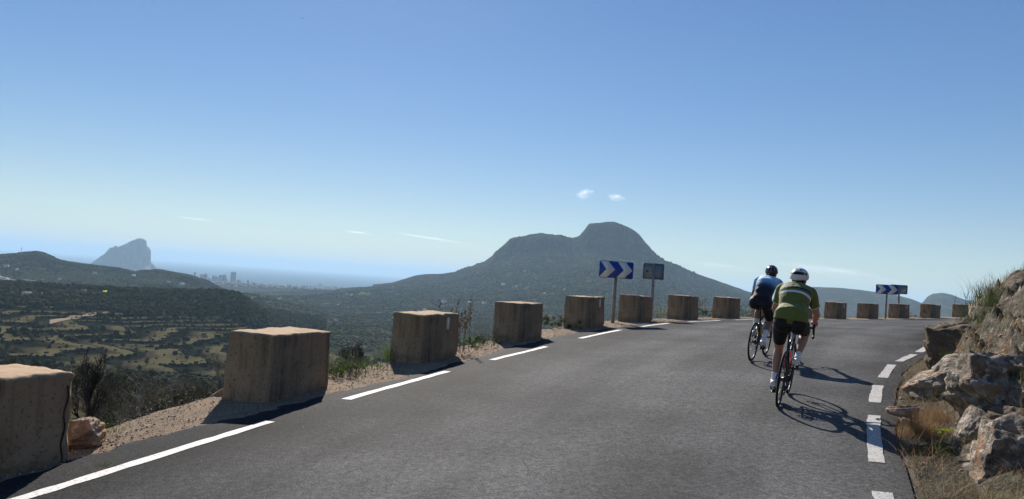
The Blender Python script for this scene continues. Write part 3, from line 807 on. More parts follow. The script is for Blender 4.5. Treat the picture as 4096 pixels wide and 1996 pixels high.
for k, (a, da, e) in enumerate(TOWERS):
    r = 7600.0 if k < 15 else 8700.0
    w = math.radians(da) * r; topz = e * r
    x, y = r * math.sin(math.radians(a)), r * math.cos(math.radians(a))
    base = -199.0; h = topz - base
    root = empty("tower_block", TLAB[k], "tower", (x, y, base), "tower blocks of the far town")
    root.rotation_euler = (0, 0, -math.radians(a) + random.uniform(-.25, .25))
    mt = tower_mat("tower_facade", TCOL[k])
    mb = MB()
    if k == 10:
        th = np.linspace(0, np.pi / 2, 10)
        poly = [(-w / 2, 0), (w / 2, 0)] + [(w / 2 * math.cos(q) ** .6 if q < 1.5 else 0, h * .55 + h * .45 * math.sin(q)) for q in th] + [(-w / 2, h)]
        mb.prism(poly, (0, 9, 0), (1, 0, 0), (0, 0, 1), 18)
    elif k == 11:
        mb.prism([(-w / 2, 0), (w / 2, 0), (w / 2, h * .55), (-w / 2, h)], (0, 9, 0), (1, 0, 0), (0, 0, 1), 18)
    else:
        mb.box((0, 0, h / 2), (w * .94, 20, h))
    mb.build("wall", mt, root, False)
    rf = MB(); rf.box((0, 0, h + 1.6 if k not in (11,) else h * .55), (w * .5, 10, 3.4)); rf.build("roof_house", mt, root, False)

# the low town: one mass of small houses
n = 3200
az = rng.uniform(-21.5, -8.0, n); rr_ = rng.uniform(5600, 9400, n)
keep = np.array([ground(a, r) < -150 and ground(a, r) > -199.7 for a, r in zip(az, rr_)])
# thicker near the shore
keep &= rng.random(n) < np.interp(rr_, [6100, 7400, 9000], [.25, .9, 1])
az, rr_ = az[keep], rr_[keep]; print("TOWN", len(az))
mb = MB()
for a, r in zip(az, rr_):
    w, d, h = rng.uniform(10, 30), rng.uniform(10, 20), rng.choice([5, 7, 9, 13, 20], p=[.3, .3, .2, .15, .05])
    c, s_ = math.cos(rng.uniform(-.5, .5) - math.radians(a)), 0
    th = rng.uniform(-.5, .5) - math.radians(a)
    rot = [[math.cos(th), -math.sin(th), 0], [math.sin(th), math.cos(th), 0], [0, 0, 1]]
    p = polar(a, r); mb.box((p[0], p[1], p[2] + h / 2 - .5), (w, d, h), rot)
for k in range(90):                       # quarter at the foot of the great rock
    a, r = rng.uniform(-28.2, -24.4), rng.uniform(10250, 10420)
    w, h = rng.uniform(18, 40), rng.choice([12, 20, 30, 45, 60], p=[.3, .3, .2, .15, .05])
    mb.box((r * math.sin(R(a)), r * math.cos(R(a)), -199 + h / 2), (w, 18, h))
M_town = pmat("town_walls", (.42, .39, .36), .8, layers=[((.02, .02, .02), 1, .4, .6, (.26, .22, .20), .9), ((.031, .027, .03), 1, .55, .6, (.62, .60, .58), .9)], coord='World')
town = mb.build("town", M_town, None, False)
tag(town, "far low coastal town of pale houses along the shore", "town", kind="stuff")
# ------------------------------------------------------------------ woods on the hills and trees in the valley
M_wood = pmat("wood_foliage", (.030, .036, .019), .9, layers=[(.05, 3, .40, .62, (.028, .034, .02), .9), (.021, 3, .52, .64, (.05, .043, .03), .7), (.9, 2, .45, .65, (.055, .062, .028), .5)], coord='World', spec=0.0)


def pick(mask, weight, n, seed):
    r = np.random.default_rng(seed)
    dr = np.gradient(GR, axis=0)
    w = np.where(mask, GR * dr, 0) * weight
    w = np.clip(w, 0, None).ravel(); idx = r.choice(len(w), n, p=w / w.sum())
    P = flatV[idx].copy()
    P[:, :2] += r.uniform(-.5, .5, (n, 2)) * (np.sqrt(GR.ravel()[idx] * dr.ravel()[idx] * GAstep) * .9)[:, None]
    return P, idx


qv = (GZ + 1.5 * vnoise(GX / 90, GY / 60, seed=6)) / 3.0; fqv = qv - np.floor(qv)
dens = np.clip(vnoise(GX / 120, GY / 120, seed=31) + .6 * vnoise(GX / 45, GY / 45, seed=32) + .15, 0, 1)
plateau = np.clip((GK - 6.15) / .25, 0, 1)
dl = dens * (1 - plateau) * np.where(tw > .3, .06 + 1.4 * ((fqv > .62) & (vnoise(GX / 25, GY / 25, seed=77) > -.1)), 1.2) + plateau * 1.1 * np.clip(dens + .5, 0, 1)
field = np.exp(-((GD + 28.6) / 2.6) ** 2) * np.exp(-((GK - 6.82) / .10) ** 2)          # the green fields on the plateau
dl = dl * np.clip(1 - 2.2 * field, 0, 1)
P1, i1 = pick((GK > 3.8) & (GK < 8) & (REG == 1), dl, 19000, 1)
sz = rng.uniform(1.2, 3.4, len(P1)) * np.interp(GK.ravel()[i1], [3.8, 5, 6.3, 8], [.8, .8, 1.1, 1.2]); P1[:, 2] += sz * .55
w1 = scatter_blobs("woodland", P1, sz, ICO2, M_wood, .24, 1.1, 5, True)
tag(w1, "dense dark pine wood covering the plateau and valley sides", "woodland", kind="stuff")
Pb, ib = pick((GK > 3.6) & (GK < 7.6) & (REG == 1), np.where((fqv < .60) & (tw > .3), .05, .45 + np.clip(dens, 0, 1) + 2.2 * (fqv > .62) * tw), 42000, 51)
szb = rng.uniform(.5, 1.6, len(Pb)); Pb[:, 2] += szb * .3
wb_ = scatter_blobs("scrub", Pb, szb, ICO1, M_wood, .25, .8, 52, True)
tag(wb_, "low dark scrub between the fields and trees of the valley", "scrub", kind="stuff")
P2, i2 = pick((REG == 2) & (GK < 10.25), np.clip(dens + .1, 0, 1) * np.where(tw2 > .5, .25, 1), 30000, 2)
sz = rng.uniform(1.4, 3.4, len(P2)); P2[:, 2] += sz * .15
M_wood3 = pmat("hillside_scrub", (.030, .035, .020), .95, layers=[(.02, 3, .40, .62, (.024, .029, .016), .9)], coord="World", spec=0.0)
w2 = scatter_blobs("hill_wood", P2, sz, ICO1, M_wood3, .2, .65, 6, True)
tag(w2, "dark pine wood over the hill with the mast", "woodland", kind="stuff")
P3, i3 = pick((REG == 3) & (GK > 6.0) & (GK < 12.2), np.clip(dens + .55, 0, 1) * np.where(GK > 11, .5, 1) * np.interp(GK, [6, 9, 12], [3, 1, .8]), 60000, 3)
sz = rng.uniform(1.3, 3.0, len(P3)) * np.interp(GK.ravel()[i3], [6, 8, 9, 10, 10.9, 11.6, 12], [.65, .9, 1.2, 1.5, 1.5, .7, .6]); P3[:, 2] += sz * .1
w3 = scatter_blobs("mountain_wood", P3, sz, ICO1, M_wood3, .2, .55, 8, True)
tag(w3, "dark scrub and pine wood over the mountain slopes", "woodland", kind="stuff")
P4, i4 = pick((REG == 5) & (GK < 13.9), np.clip(vnoise(GX / 400, GY / 400, seed=41) + .35, 0, 1), 8000, 4)
sz = rng.uniform(3, 7, len(P4)); P4[:, 2] += sz * .3
w4 = scatter_blobs("plain_wood", P4, sz, ICO1, M_wood, .15, .7, 9, True)
tag(w4, "dark groves between the houses of the coastal plain", "woodland", kind="stuff")

# trees one can tell apart in the valley: trunk and a crown of leaf clumps
M_leaf = pmat("tree_leaves", (.052, .062, .030), .85, layers=[(.6, 3, .4, .6, (.030, .038, .02), .9)], coord='World', spec=.05, transl=.2)
M_leaf2 = pmat("olive_leaves", (.085, .085, .055), .85, layers=[(.6, 3, .4, .6, (.05, .052, .032), .9)], coord='World', spec=.05, transl=.2)
M_trunk = pmat("bark", (.10, .075, .055), .95, layers=[(6, 4, .45, .6, (.05, .04, .03), .8)], bumps=[(12, 4, .8, .03)])


def leaf_cloud(n, cen, rad, size, r):
    """many small leaf faces spread through clumps"""
    cen = np.asarray(cen); k = r.integers(0, len(cen), n)
    d = r.standard_normal((n, 3)); d /= np.linalg.norm(d, axis=1)[:, None]
    P = cen[k] + d * (np.asarray(rad)[k] * r.random(n) ** .35)[:, None]
    a = r.standard_normal((n, 3)); a /= np.linalg.norm(a, axis=1)[:, None]
    b = np.cross(a, r.standard_normal((n, 3))); b /= np.linalg.norm(b, axis=1)[:, None]
    s = (size * r.uniform(.6, 1.4, n))[:, None]
    V = np.stack([P - a * s, P + b * s * .45, P + a * s, P - b * s * .45], 1).reshape(-1, 3)
    return V, np.arange(n * 4).reshape(-1, 4)


def make_tree(k, mat):
    r = np.random.default_rng(100 + k)
    root = empty("valley_tree", "dark bushy tree standing on the terraced valley floor", "tree", group="trees scattered over the valley terraces")
    H = 6.0
    mb = MB(); mb.tube([(0, 0, -.4), (.1, .05, 1.2), (r.uniform(-.3, .3), r.uniform(-.3, .3), 3.0), (0, 0, 4.6)], [.20, .15, .10, .04], 7)
    cen, rad = [], []
    for q in range(13):
        a = r.uniform(0, 6.28); z = r.uniform(1.7, 5.2); d = r.uniform(.3, 1.9) * (1.15 - abs(z - 3) / 4)
        c = (d * math.cos(a), d * math.sin(a), z); cen.append(c); rad.append(r.uniform(.6, 1.15))
        mb.tube([(0, 0, z * .55), (c[0] * .6, c[1] * .6, z * .85), c], [.06, .04, .02], 5)
    mb.build("trunk", M_trunk, root)
    V, F = leaf_cloud(900, cen, rad, .30, r)
    link("crown", np_mesh("crown", V, [F], False), mat, root)
    return root


protos = [make_tree(k, M_leaf if k % 3 else M_leaf2) for k in range(5)]
P5, i5 = pick((GK > 3.85) & (GK < 5.7) & (REG == 1) & (GD > -35) & (GD < 14), (.12 + dens) * np.where(GD > -10, 1.2, 1), 150, 11)
for k, p in enumerate(P5):
    s = rng.uniform(.55, 1.25); M = Matrix.Translation(Vector(p)) @ Matrix.Rotation(rng.uniform(0, 6.28), 4, 'Z') @ Matrix.Diagonal((s * rng.uniform(.8, 1.1), s * rng.uniform(.8, 1.1), s, 1))
    if k < 5: protos[k].matrix_world = M
    else: copy_tree(protos[k % 5], M)

# houses on the hills
M_white = pmat("white_render", (.78, .76, .73), .8)
M_tile = pmat("roof_tiles", (.32, .17, .10), .9)
M_glass = pmat("window_glass", (.03, .035, .04), .2)
HOUSES = [(-28.687, 1240.1, 6.4, 3.5, 'brown stone farm hut above the green plots on the plateau', True), (-33.018, 2765.5, 12.8, 5.8, 'tiny white house low on the left hill at the frame edge', False), (-32.439, 2704.2, 8.3, 3.8, 'tiny white house under the mast hill crest, left group', False), (-30.084, 2448.1, 8.8, 4.0, 'tiny white house beside the pale strip fields at the left', False), (-25.88, 2796.7, 10.1, 4.5, 'tiny white house on the hill slope left of the rock', False), (-23.7, 2704.2, 8.3, 3.8, 'tiny white house below the saddle of the wooded hill', False), (-22.847, 2704.2, 12.5, 5.6, 'tiny pale house in the dip right of the plateau fields', False), (-28.149, 2812.5, 11.6, 5.2, 'tiny pale house halfway along the wooded hill', False), (-30.872, 1169.0, 6, 3.5, 'tiny white shed right of the white villa', False), (-6.458, 2251.0, 13.9, 6.2, 'tiny pale house in the valley left of the third block', False), (-6.099, 2323.0, 9.6, 4.3, 'tiny white house above its pale neighbour in the valley', False), (-4.689, 2750.1, 17.0, 7.6, 'tiny cluster house in the fold below the mountain foot', False), (-2.814, 2689.1, 12.4, 5.6, 'tiny white house on the lower mountain slope, middle left', False), (-1.761, 2614.7, 13.4, 6.0, 'tiny white house right of its twin on the lower slope', False), (-0.476, 3480.4, 16.1, 7.2, 'tiny white house high on the mountain shoulder', False), (0.558, 3346.4, 12.0, 5.4, 'tiny house in the bright clearing on the mountain shoulder', False), (2.648, 2828.3, 8.7, 3.9, 'tiny white house on the mountain slope left of the chevron sign', False), (4.091, 2941.5, 9.1, 4.1, 'tiny white house on the middle slope under the summit', False), (6.016, 2528.2, 11.7, 5.3, 'tiny pale house low on the slope near the fifth block', False), (-11.785, 3461.0, 10.7, 4.8, 'tiny white house in the small village below the plain', False), (-11.443, 3365.3, 10.4, 4.7, 'tiny grey house in the small village below the plain', False), (-10.691, 3500.0, 12.6, 5.7, 'tiny pale house right of the small village green', False), (-12.342, 2860.2, 7.4, 3.5, 'tiny white house in the valley bottom right of the plateau', False), (-12.397, 1725.5, 8.0, 3.6, 'tiny farm shed on the valley floor by the second block', False)]
for k, (a, r, w, h, lab, brown) in enumerate(HOUSES):
    p = polar(a, r)
    root = empty("hill_house" if not brown else "farmhouse", lab, "house", p, "pale houses dotted over the hills" if lab.startswith("tiny") else None)
    root.rotation_euler = (0, 0, -R(a) + rng.uniform(-.3, .3))
    mw = M_white if not brown else pmat("brown_stone", (.30, .21, .14), .9)
    mb = MB(); mb.box((0, 0, h / 2 - 1), (w, w * .7, h + 2)); mb.build("wall", mw, root, False)
    e = w * .53
    mb = MB(); mb.prism([(-w * .38, h), (w * .38, h), (0, h + w * .16)], (-e, 0, 0), (0, 1, 0), (0, 0, 1), 2 * e); mb.build("roof", M_tile if (k % 2 or brown) else M_white, root, False)
    if w >= 14:
        for q in range(3):
            wb = MB(); wb.box(((q - 1) * w * .28, -w * .35 - .05, h * .45), (w * .10, .3, h * .35)); wb.build("window", M_glass, root, False)

# white villa on the left hillside, two storeys with a wing
p = polar(-31.802, 1144.9)
root = empty("villa", "white two storey villa with flat roof terrace on the left hillside", "house", p)
root.rotation_euler = (0, 0, .62)
mb = MB(); mb.box((0, 0, 2.2), (11, 8, 8.0)); mb.box((9.2, 1.2, 1.2), (8, 7, 5.4)); mb.build("wall", M_white, root, False)
mb = MB(); mb.box((0, 0, 6.35), (11.8, 8.8, .4)); mb.box((9.4, 1.2, 4.05), (8.8, 7.6, .35)); mb.build("roof", pmat("villa_roof", (.52, .44, .38), .9), root, False)
for q in range(4):
    wb = MB(); wb.box((-4 + q * 2.7, -4.02, 2.3), (1.3, .25, 2.4)); wb.build("window", M_glass, root, False)
wb = MB(); wb.box((9.2, -2.32, 1.4), (3.0, .25, 2.0)); wb.build("window", M_glass, root, False)

# transmission mast on the wooded hill
p = polar(-32.3, 3217.6)
root = empty("mast", "thin grey radio mast on the crest of the left hill", "mast", p)
mb = MB(); mb.tube([(0, 0, -2), (0, 0, 27)], [.9, .55], 6); mb.build("pole", pmat("mast_steel", (.25, .26, .28), .6, metallic=.3), root)
mb = MB()
for q in range(3):
    mb.box((1.0 * math.cos(q * 2.1), 1.0 * math.sin(q * 2.1), 25), (.7, .7, 4.2))
mb.build("antenna", pmat("antenna_grey", (.4, .4, .4), .6), root, False)

# field plots that show as bright strips: real sheets of crop following the ground
M_crop = pmat("crop", (.17, .20, .045), .9, layers=[(.25, 3, .45, .6, (.11, .14, .04), .7)], coord='World', spec=0.0)
M_yellow = pmat("yellow_flowers", (.52, .46, .03), .9, layers=[(.4, 3, .45, .6, (.36, .34, .04), .7)], coord='World', spec=0.0)
M_net = pmat("greenhouse_film", (.20, .21, .22), .6, layers=[(.05, 2, .45, .6, (.10, .11, .11), .8)], coord='World', spec=.03)
M_track = pmat("dirt_track", (.36, .28, .20), .95, layers=[(.2, 3, .45, .6, (.24, .19, .13), .8)], coord='World', spec=0.0)


def sheet(name, corners, mat, lab, cat, dz=1.0, n=24, m=8, kind=None, group=None):
    """corners: four (az, r), laid on the terrain"""
    A, B, C, D = [np.array(c, float) for c in corners]
    V = []
    for i in range(n):
        for j in range(m):
            u, v = i / (n - 1), j / (m - 1)
            q = (A * (1 - u) + B * u) * (1 - v) + (D * (1 - u) + C * u) * v
            V.append(polar(q[0], q[1], dz))
    F = [[i * m + j, i * m + j + 1, (i + 1) * m + j + 1, (i + 1) * m + j][::-1] for i in range(n - 1) for j in range(m - 1)]
    o = link(name, np_mesh(name, V, [F]), mat)
    return tag(o, lab, cat, group, kind)


for c in [('flower_field', [(-27.593, 1248.7), (-27.317, 1253.0), (-27.327, 1279.4), (-27.581, 1275.0)], 'yellow', 'bright yellow flowering plot at the end of the plateau fields', 'field', None), ('field_strip', [(-28.27, 1218.7), (-27.637, 1240.1), (-27.642, 1253.0), (-28.275, 1231.5)], 'crop', 'yellow green strip running up to the yellow plot', 'field', None), ('field_strip', [(-29.7, 1193.6), (-29.106, 1165.0), (-29.111, 1173.1), (-29.705, 1210.3)], 'yellow', 'flowering strip left of the brown hut, slanting down', 'field', None), ('field_strip', [(-29.89, 1173.1), (-29.664, 1165.0), (-29.668, 1173.1), (-29.895, 1185.4)], 'yellow', 'small flowering strip left of the longer one', 'field', None), ('field_strip', [(-30.147, 1156.9), (-29.766, 1144.9), (-29.771, 1156.9), (-30.152, 1165.0)], 'crop', 'green strip at the left end of the plateau fields', 'field', None), ('field_strip', [(-28.997, 1169.0), (-28.379, 1148.9), (-28.384, 1160.9), (-29.002, 1177.2)], 'crop', 'green strip below the brown hut', 'field', None), ('field_strip', [(-28.397, 1197.8), (-27.468, 1165.0), (-27.473, 1173.1), (-28.402, 1210.3)], 'track', 'pale bare strip below the yellow plot', 'field', None), ('field_strip', [(-30.586, 1121.3), (-30.315, 1102.0), (-30.32, 1113.6), (-30.591, 1125.2)], 'yellow', 'small flowering patch above the wood right of the villa', 'field', None), ('farm_track', [(-30.412, 916.9), (-27.093, 1042.5), (-27.169, 1046.1), (-30.424, 954.0)], 'track', 'long bare track climbing along the top of the terraces', 'track', 'structure'), ('greenhouse', [(-33.483, 2528.2), (-30.735, 2397.3), (-30.741, 2397.3), (-33.493, 2571.1)], 'net', 'long pale greenhouse strip at the foot of the mast hill', 'greenhouse', None), ('greenhouse', [(-33.469, 2448.1), (-31.375, 2372.2), (-31.378, 2397.3), (-33.475, 2473.9)], 'net', 'shorter pale greenhouse strip below the long one', 'greenhouse', None), ('field_strip', [(-8.335, 2323.0), (-7.18, 2227.5), (-7.185, 2274.8), (-8.34, 2372.2)], 'crop', "pale curved terrace strip under the third block's left side", 'field', None), ('field_strip', [(-8.452, 2158.5), (-7.296, 2048.2), (-7.301, 2048.2), (-8.456, 2181.3)], 'crop', 'second curved terrace strip below the first one', 'field', None), ('field_strip', [(-7.146, 2026.8), (-6.787, 1883.3), (-6.686, 2026.8), (-6.986, 2136.0)], 'track', 'small bare plot at the bend of the curved terraces', 'field', None), ('field_strip', [(-18.363, 2227.5), (-16.28, 2892.4), (-16.289, 2941.5), (-18.374, 2372.2)], 'crop', 'long yellow green field at the near edge of the plain', 'field', None), ('field_strip', [(-10.998, 3461.0), (-10.006, 3403.2), (-10.159, 3606.0), (-10.866, 3570.3)], 'crop', 'green plot beside the small village in the valley', 'field', None)]:
    nm, corners, mname, lab, cat, kd = c
    sheet(nm, corners, {"crop": M_crop, "yellow": M_yellow, "net": M_net, "track": M_track}[mname], lab, cat, kind=kd)
# ------------------------------------------------------------------ the concrete blocks along the drop
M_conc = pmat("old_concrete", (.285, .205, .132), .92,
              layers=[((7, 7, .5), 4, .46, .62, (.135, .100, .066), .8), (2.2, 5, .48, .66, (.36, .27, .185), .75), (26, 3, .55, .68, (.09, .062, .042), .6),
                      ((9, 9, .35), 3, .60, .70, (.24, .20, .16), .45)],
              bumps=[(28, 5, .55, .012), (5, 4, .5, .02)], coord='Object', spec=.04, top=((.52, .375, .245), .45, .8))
M_refl = pmat("reflector_strip", (.72, .68, .56), .4)
M_crackdark = pmat("crack_gap", (.02, .018, .015), 1.0)
BLOCKS = [  # s of the corner, offset, length, depth, height, yaw tweak, reflector?, label
    (10.92, .03, 1.12, 0.66, .80, -2, False, "concrete block cut by the left frame edge with a crack down its corner"),
    (14.88, -.02, 1.27, 0.66, .79, 2, False, "big concrete block with white scratches between bare shrubs and third block"),
    (18.64, -.03, 1.21, 0.60, .78, 0, True, "concrete block with white reflector strip and dry reeds behind it"),
    (22.35, .0, 1.19, 0.60, .78, 1, False, "plain concrete block standing fourth from the left"),
    (26.16, -.02, 1.21, 0.60, .78, 0, True, "concrete block with reflector just left of the near chevron sign post"),
    (29.85, -.04, 1.21, 0.60, .76, 3, False, "concrete block in front of the grey sign back, right of chevron post"),
    (33.45, -.02, 1.19, 0.60, .78, 0, False, "concrete block with yellow flowers at its left foot"),
    (37.25, -.02, 1.19, 0.60, .76, 1, False, "concrete block nearest the left of the cyclist in blue"),
    (41.0, -.02, 1.19, 0.60, .76, 0, False, "concrete block glimpsed behind the legs of the cyclist in blue"),
    (44.7, -.02, 1.19, 0.60, .76, 0, False, "concrete block mostly hidden behind the cyclist in green"),
    (48.4, -.02, 1.23, 0.60, .77, 2, True, "far concrete block with small reflector right of the green cyclist's arm"),
    (52.15, -.02, 1.19, 0.60, .76, 0, False, "far concrete block just left of the far chevron sign post"),
    (55.85, -.02, 1.21, 0.60, .76, 0, True, "far concrete block with reflector right of the far chevron sign post"),
    (59.6, -.02, 1.21, 0.60, .76, 1, False, "far concrete block with dry brown plant at its left side"),
    (63.3, -.03, 1.21, 0.60, .76, -2, False, "last concrete block beside the rocky bank"),
]


def block_mesh(name, L, T, H, seed, crack=False):
    g_ = .022 if seed < 40 else .035
    nx, ny, nz = int(L / g_), int(T / g_), int(H / g_) + 3
    pts, faces, cache = [], [], {}
    def vid(i, j, k):
        key = (i, j, k)
        if key not in cache:
            cache[key] = len(pts); pts.append((i / nx, j / ny, k / nz))
        return cache[key]
    for k in (0, nz):
        for i in range(nx):
            for j in range(ny):
                q = [vid(i, j, k), vid(i + 1, j, k), vid(i + 1, j + 1, k), vid(i, j + 1, k)]
                faces.append(q if k else q[::-1])
    for j in (0, ny):
        for i in range(nx):
            for k in range(nz):
                q = [vid(i, j, k), vid(i + 1, j, k), vid(i + 1, j, k + 1), vid(i, j, k + 1)]
                faces.append(q if j == 0 else q[::-1])
    for i in (0, nx):
        for j in range(ny):
            for k in range(nz):
                q = [vid(i, j, k), vid(i, j + 1, k), vid(i, j + 1, k + 1), vid(i, j, k + 1)]
                faces.append(q if i else q[::-1])
    P = np.array(pts)
    e = np.stack([np.minimum(P[:, 0], 1 - P[:, 0]) * L, np.minimum(P[:, 1], 1 - P[:, 1]) * T, (1 - P[:, 2]) * H], 1)   # distance to the faces
    V = np.stack([P[:, 0] * L, -P[:, 1] * T, P[:, 2] * (H + .10) - .10], 1)
    cen = np.array([L / 2, -T / 2, 0])
    # slight batter: a little wider at the foot
    bt = 1.0 + .05 * (1 - P[:, 2])
    V[:, :2] = cen[:2] + (V[:, :2] - cen[:2]) * bt[:, None]
    # rounded and chipped arrises
    es = np.sort(e, axis=1)
    ch = fbm(V[:, 0] * 7 + seed, V[:, 1] * 7, V[:, 2] * 7, oct=3, seed=seed)
    rad = .022 + .034 * np.clip(ch, -.6, 1)
    near = np.clip(1 - es[:, 1] / np.maximum(rad, .008), 0, 1)
    d = V - (cen + [0, 0, H / 2]); d /= np.linalg.norm(d, axis=1)[:, None]
    V = V - d * (near ** 2 * rad * .85)[:, None]
    # a proud rough lip round the top
    side = (e[:, 2] > .004)
    lip = np.clip(1 - e[:, 2] / .055, 0, 1) * side
    out = V - cen; out[:, 2] = 0; out /= np.linalg.norm(out, axis=1)[:, None] + 1e-9
    V = V + out * (lip * (.016 + .022 * vnoise(V[:, 0] * 14, V[:, 1] * 14, seed=seed)))[:, None]
    V = V + d * (.014 * fbm(V[:, 0] * 3.5 + seed, V[:, 1] * 3, V[:, 2] * 3, oct=4, seed=seed + 3))[:, None]
    tp = (P[:, 2] > .999)
    V[tp, 2] += .014 * fbm(V[tp, 0] * 6, V[tp, 1] * 6, oct=4, seed=seed + 5) + .012
    # eaten foot
    ft = np.clip(1 - np.abs(V[:, 2] - .03) / .07, 0, 1)
    V = V - out * (ft * .03 * np.clip(fbm(V[:, 0] * 5, V[:, 1] * 5, oct=3, seed=seed + 9) + .4, 0, 1))[:, None]
    return np_mesh(name, V, [np.array(faces)])


for k, (s, t, L, T, H, yaw, refl, lab) in enumerate(BLOCKS):
    p = road_pt(s, t, -.01); h = road_dir(s + L / 2)
    y = math.atan2(h[1], h[0]) + R(yaw)
    root = empty("concrete_block", lab, "concrete block", tuple(p), "concrete blocks guarding the edge of the road")
    # x along the road, -y away from the road (to the left is +y, so the block lies on the outer side)
    root.rotation_euler = (random.uniform(-.012, .012), random.uniform(-.02, .02), y)
    me = block_mesh("body", L, T, H, 11 + k * 7)
    n = len(me.vertices); co = np.empty(n * 3, np.float32); me.vertices.foreach_get("co", co); co = co.reshape(-1, 3); co[:, 1] *= -1
    me.vertices.foreach_set("co", co.ravel()); me.flip_normals(); me.update()
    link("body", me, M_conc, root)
    if refl:
        mb = MB(); a = np.linspace(0, np.pi, 7)
        w, hh = (.035, .15) if k < 9 else (.03, .13)
        poly = [(w * math.cos(q), hh / 2 + w * math.sin(q)) for q in a] + [(-w * math.cos(q), -hh / 2 - w * math.sin(q)) for q in a]
        mb.prism(poly, (L * .70 if k != 2 else L * .66, .0, H * .80), (1, 0, 0), (0, 0, 1), .022)
        mb.build("reflector", M_refl, root, False)
    if k == 0:      # open crack down the corner
        mb = MB(); zz = np.linspace(.02, H - .1, 16)
        mb.tube([(L - .055 + .012 * math.sin(z * 23) + .01 * vnoise(np.array([z * 9]), np.array([0.]))[0], -.012, z) for z in zz], [.004 + .004 * abs(math.sin(z * 7)) for z in zz], 5)
        mb.build("crack", M_crackdark, root)
    if k == 1:      # pale scrape left by a car
        mb = MB(); mb.box((L * .66, -.028, H * .48), (.20, .006, .012), [[.96, 0, -.26], [0, 1, 0], [.26, 0, .96]]); mb.box((L * .38, -.028, H * .53), (.09, .006, .02), [[.7, 0, -.7], [0, 1, 0], [.7, 0, .7]])
        mb.build("scrape", pmat("pale_scrape", (.26, .22, .19), .9, layers=[(40, 3, .4, .6, (.13, .10, .08), .9)]), root)

# ------------------------------------------------------------------ signs
M_post = pmat("galvanised_post", (.30, .27, .24), .55, metallic=.35, layers=[(5, 4, .45, .6, (.22, .20, .18), .8)])
M_blue = pmat("sign_blue", (.012, .05, .30), .35)
M_swhite = pmat("sign_white", (.74, .72, .70), .4)
M_back = pmat("sign_back", (.24, .28, .30), .5, metallic=.4, layers=[(3, 4, .45, .6, (.17, .20, .22), .8)])
M_patch = pmat("weathered_patch", (.36, .40, .41), .6, metallic=.2)


def rrect(w, h, r, n=5):
    pts = []
    for cx, cy, a0 in ((w / 2 - r, h / 2 - r, 0), (-w / 2 + r, h / 2 - r, 90), (-w / 2 + r, -h / 2 + r, 180), (w / 2 - r, -h / 2 + r, 270)):
        for q in np.linspace(a0, a0 + 90, n): pts.append((cx + r * math.cos(R(q)), cy + r * math.sin(R(q))))
    return pts


def chevron_sign(p, yaw, w, h, zb, lab):
    """p foot of the post, zb height of the panel's lower edge; the face looks along -y before the yaw"""
    root = empty("chevron_sign", lab, "road sign", p, "blue and white chevron signs")
    root.rotation_euler = (0, 0, yaw)
    mb = MB(); pw = .05
    mb.box((0, .045, (zb + h) / 2 - .15), (pw * 1.9, pw, zb + h + .2)); mb.build("post", M_post, root, False)
    mb = MB(); mb.prism(rrect(w, h, .05), (0, 0.015, zb + h / 2), (1, 0, 0), (0, 0, 1), .02); mb.build("panel", M_blue, root, False)
    for x0 in (.025, .535):
        q = [(x0, .97), (x0 + .235, .97), (x0 + .44, .5), (x0 + .215, .03), (x0 - .02, .03), (x0 + .185, .5)]
        poly = [((a - .5) * w, (b - .5) * h) for a, b in q][::-1]
        mb = MB(); mb.prism(poly, (0, -.0049, zb + h / 2), (1, 0, 0), (0, 0, 1), .003); mb.build("chevron", M_swhite, root, False)
    return root


def back_sign(p, yaw, w, h, zb, lab, patch):
    root = empty("sign_back", lab, "road sign", p, "signs seen from behind")
    root.rotation_euler = (0, 0, yaw)
    mb = MB(); mb.box((0, -.03, (zb + h) / 2 - .1), (.095, .05, zb + h + .2)); mb.build("post", M_post, root, False)
    mb = MB(); mb.prism(rrect(w, h, .04), (0, .022, zb + h / 2), (1, 0, 0), (0, 0, 1), .02); mb.build("panel", M_back, root, False)
    mb = MB(); t = .012
    for x, z, a, b in ((0, zb + h - t, w - .06, .02), (0, zb + t, w - .06, .02)): mb.box((x, -.006, z), (a, .015, b))
    for x in (-w / 2 + t, w / 2 - t): mb.box((x, -.006, zb + h / 2), (.02, .015, h - .06))
    mb.build("rim", pmat("sign_rim", (.10, .12, .13), .5), root, False)
    mb = MB()
    if patch: mb.box((w * .28, -.0005, zb + h * .35), (w * .3, .006, h * .42)); mb.box((w * .36, -.001, zb + h * .55), (w * .16, .008, h * .2))
    else: mb.box((-w * .3, -.0005, zb + h * .5), (w * .11, .008, h * .1))
    mb.build("mark", M_patch if patch else pmat("dark_label", (.05, .055, .06), .6), root, False)
    return root


def on_edge(s, t): return tuple(float(v) for v in road_pt(s, t, -.03))
chevron_sign((3.0, 22.0, -.93), R(4), .98, .475, 1.24, "blue and white chevron sign standing in front of the twin topped mountain")
back_sign((4.52, 24.5, -.97), R(-4), .66, .50, 1.36, "plain grey back of a sign between the near chevron sign and the cyclists", False)
chevron_sign((19.98, 41.0, -.54), R(-12), 1.10, .50, 1.25, "smaller looking far chevron sign overlapping a second sign at the right")
back_sign((21.42, 42.6, -.52), R(-16), .86, .50, 1.32, "far grey sign back with pale patches half behind the far chevron sign", True)
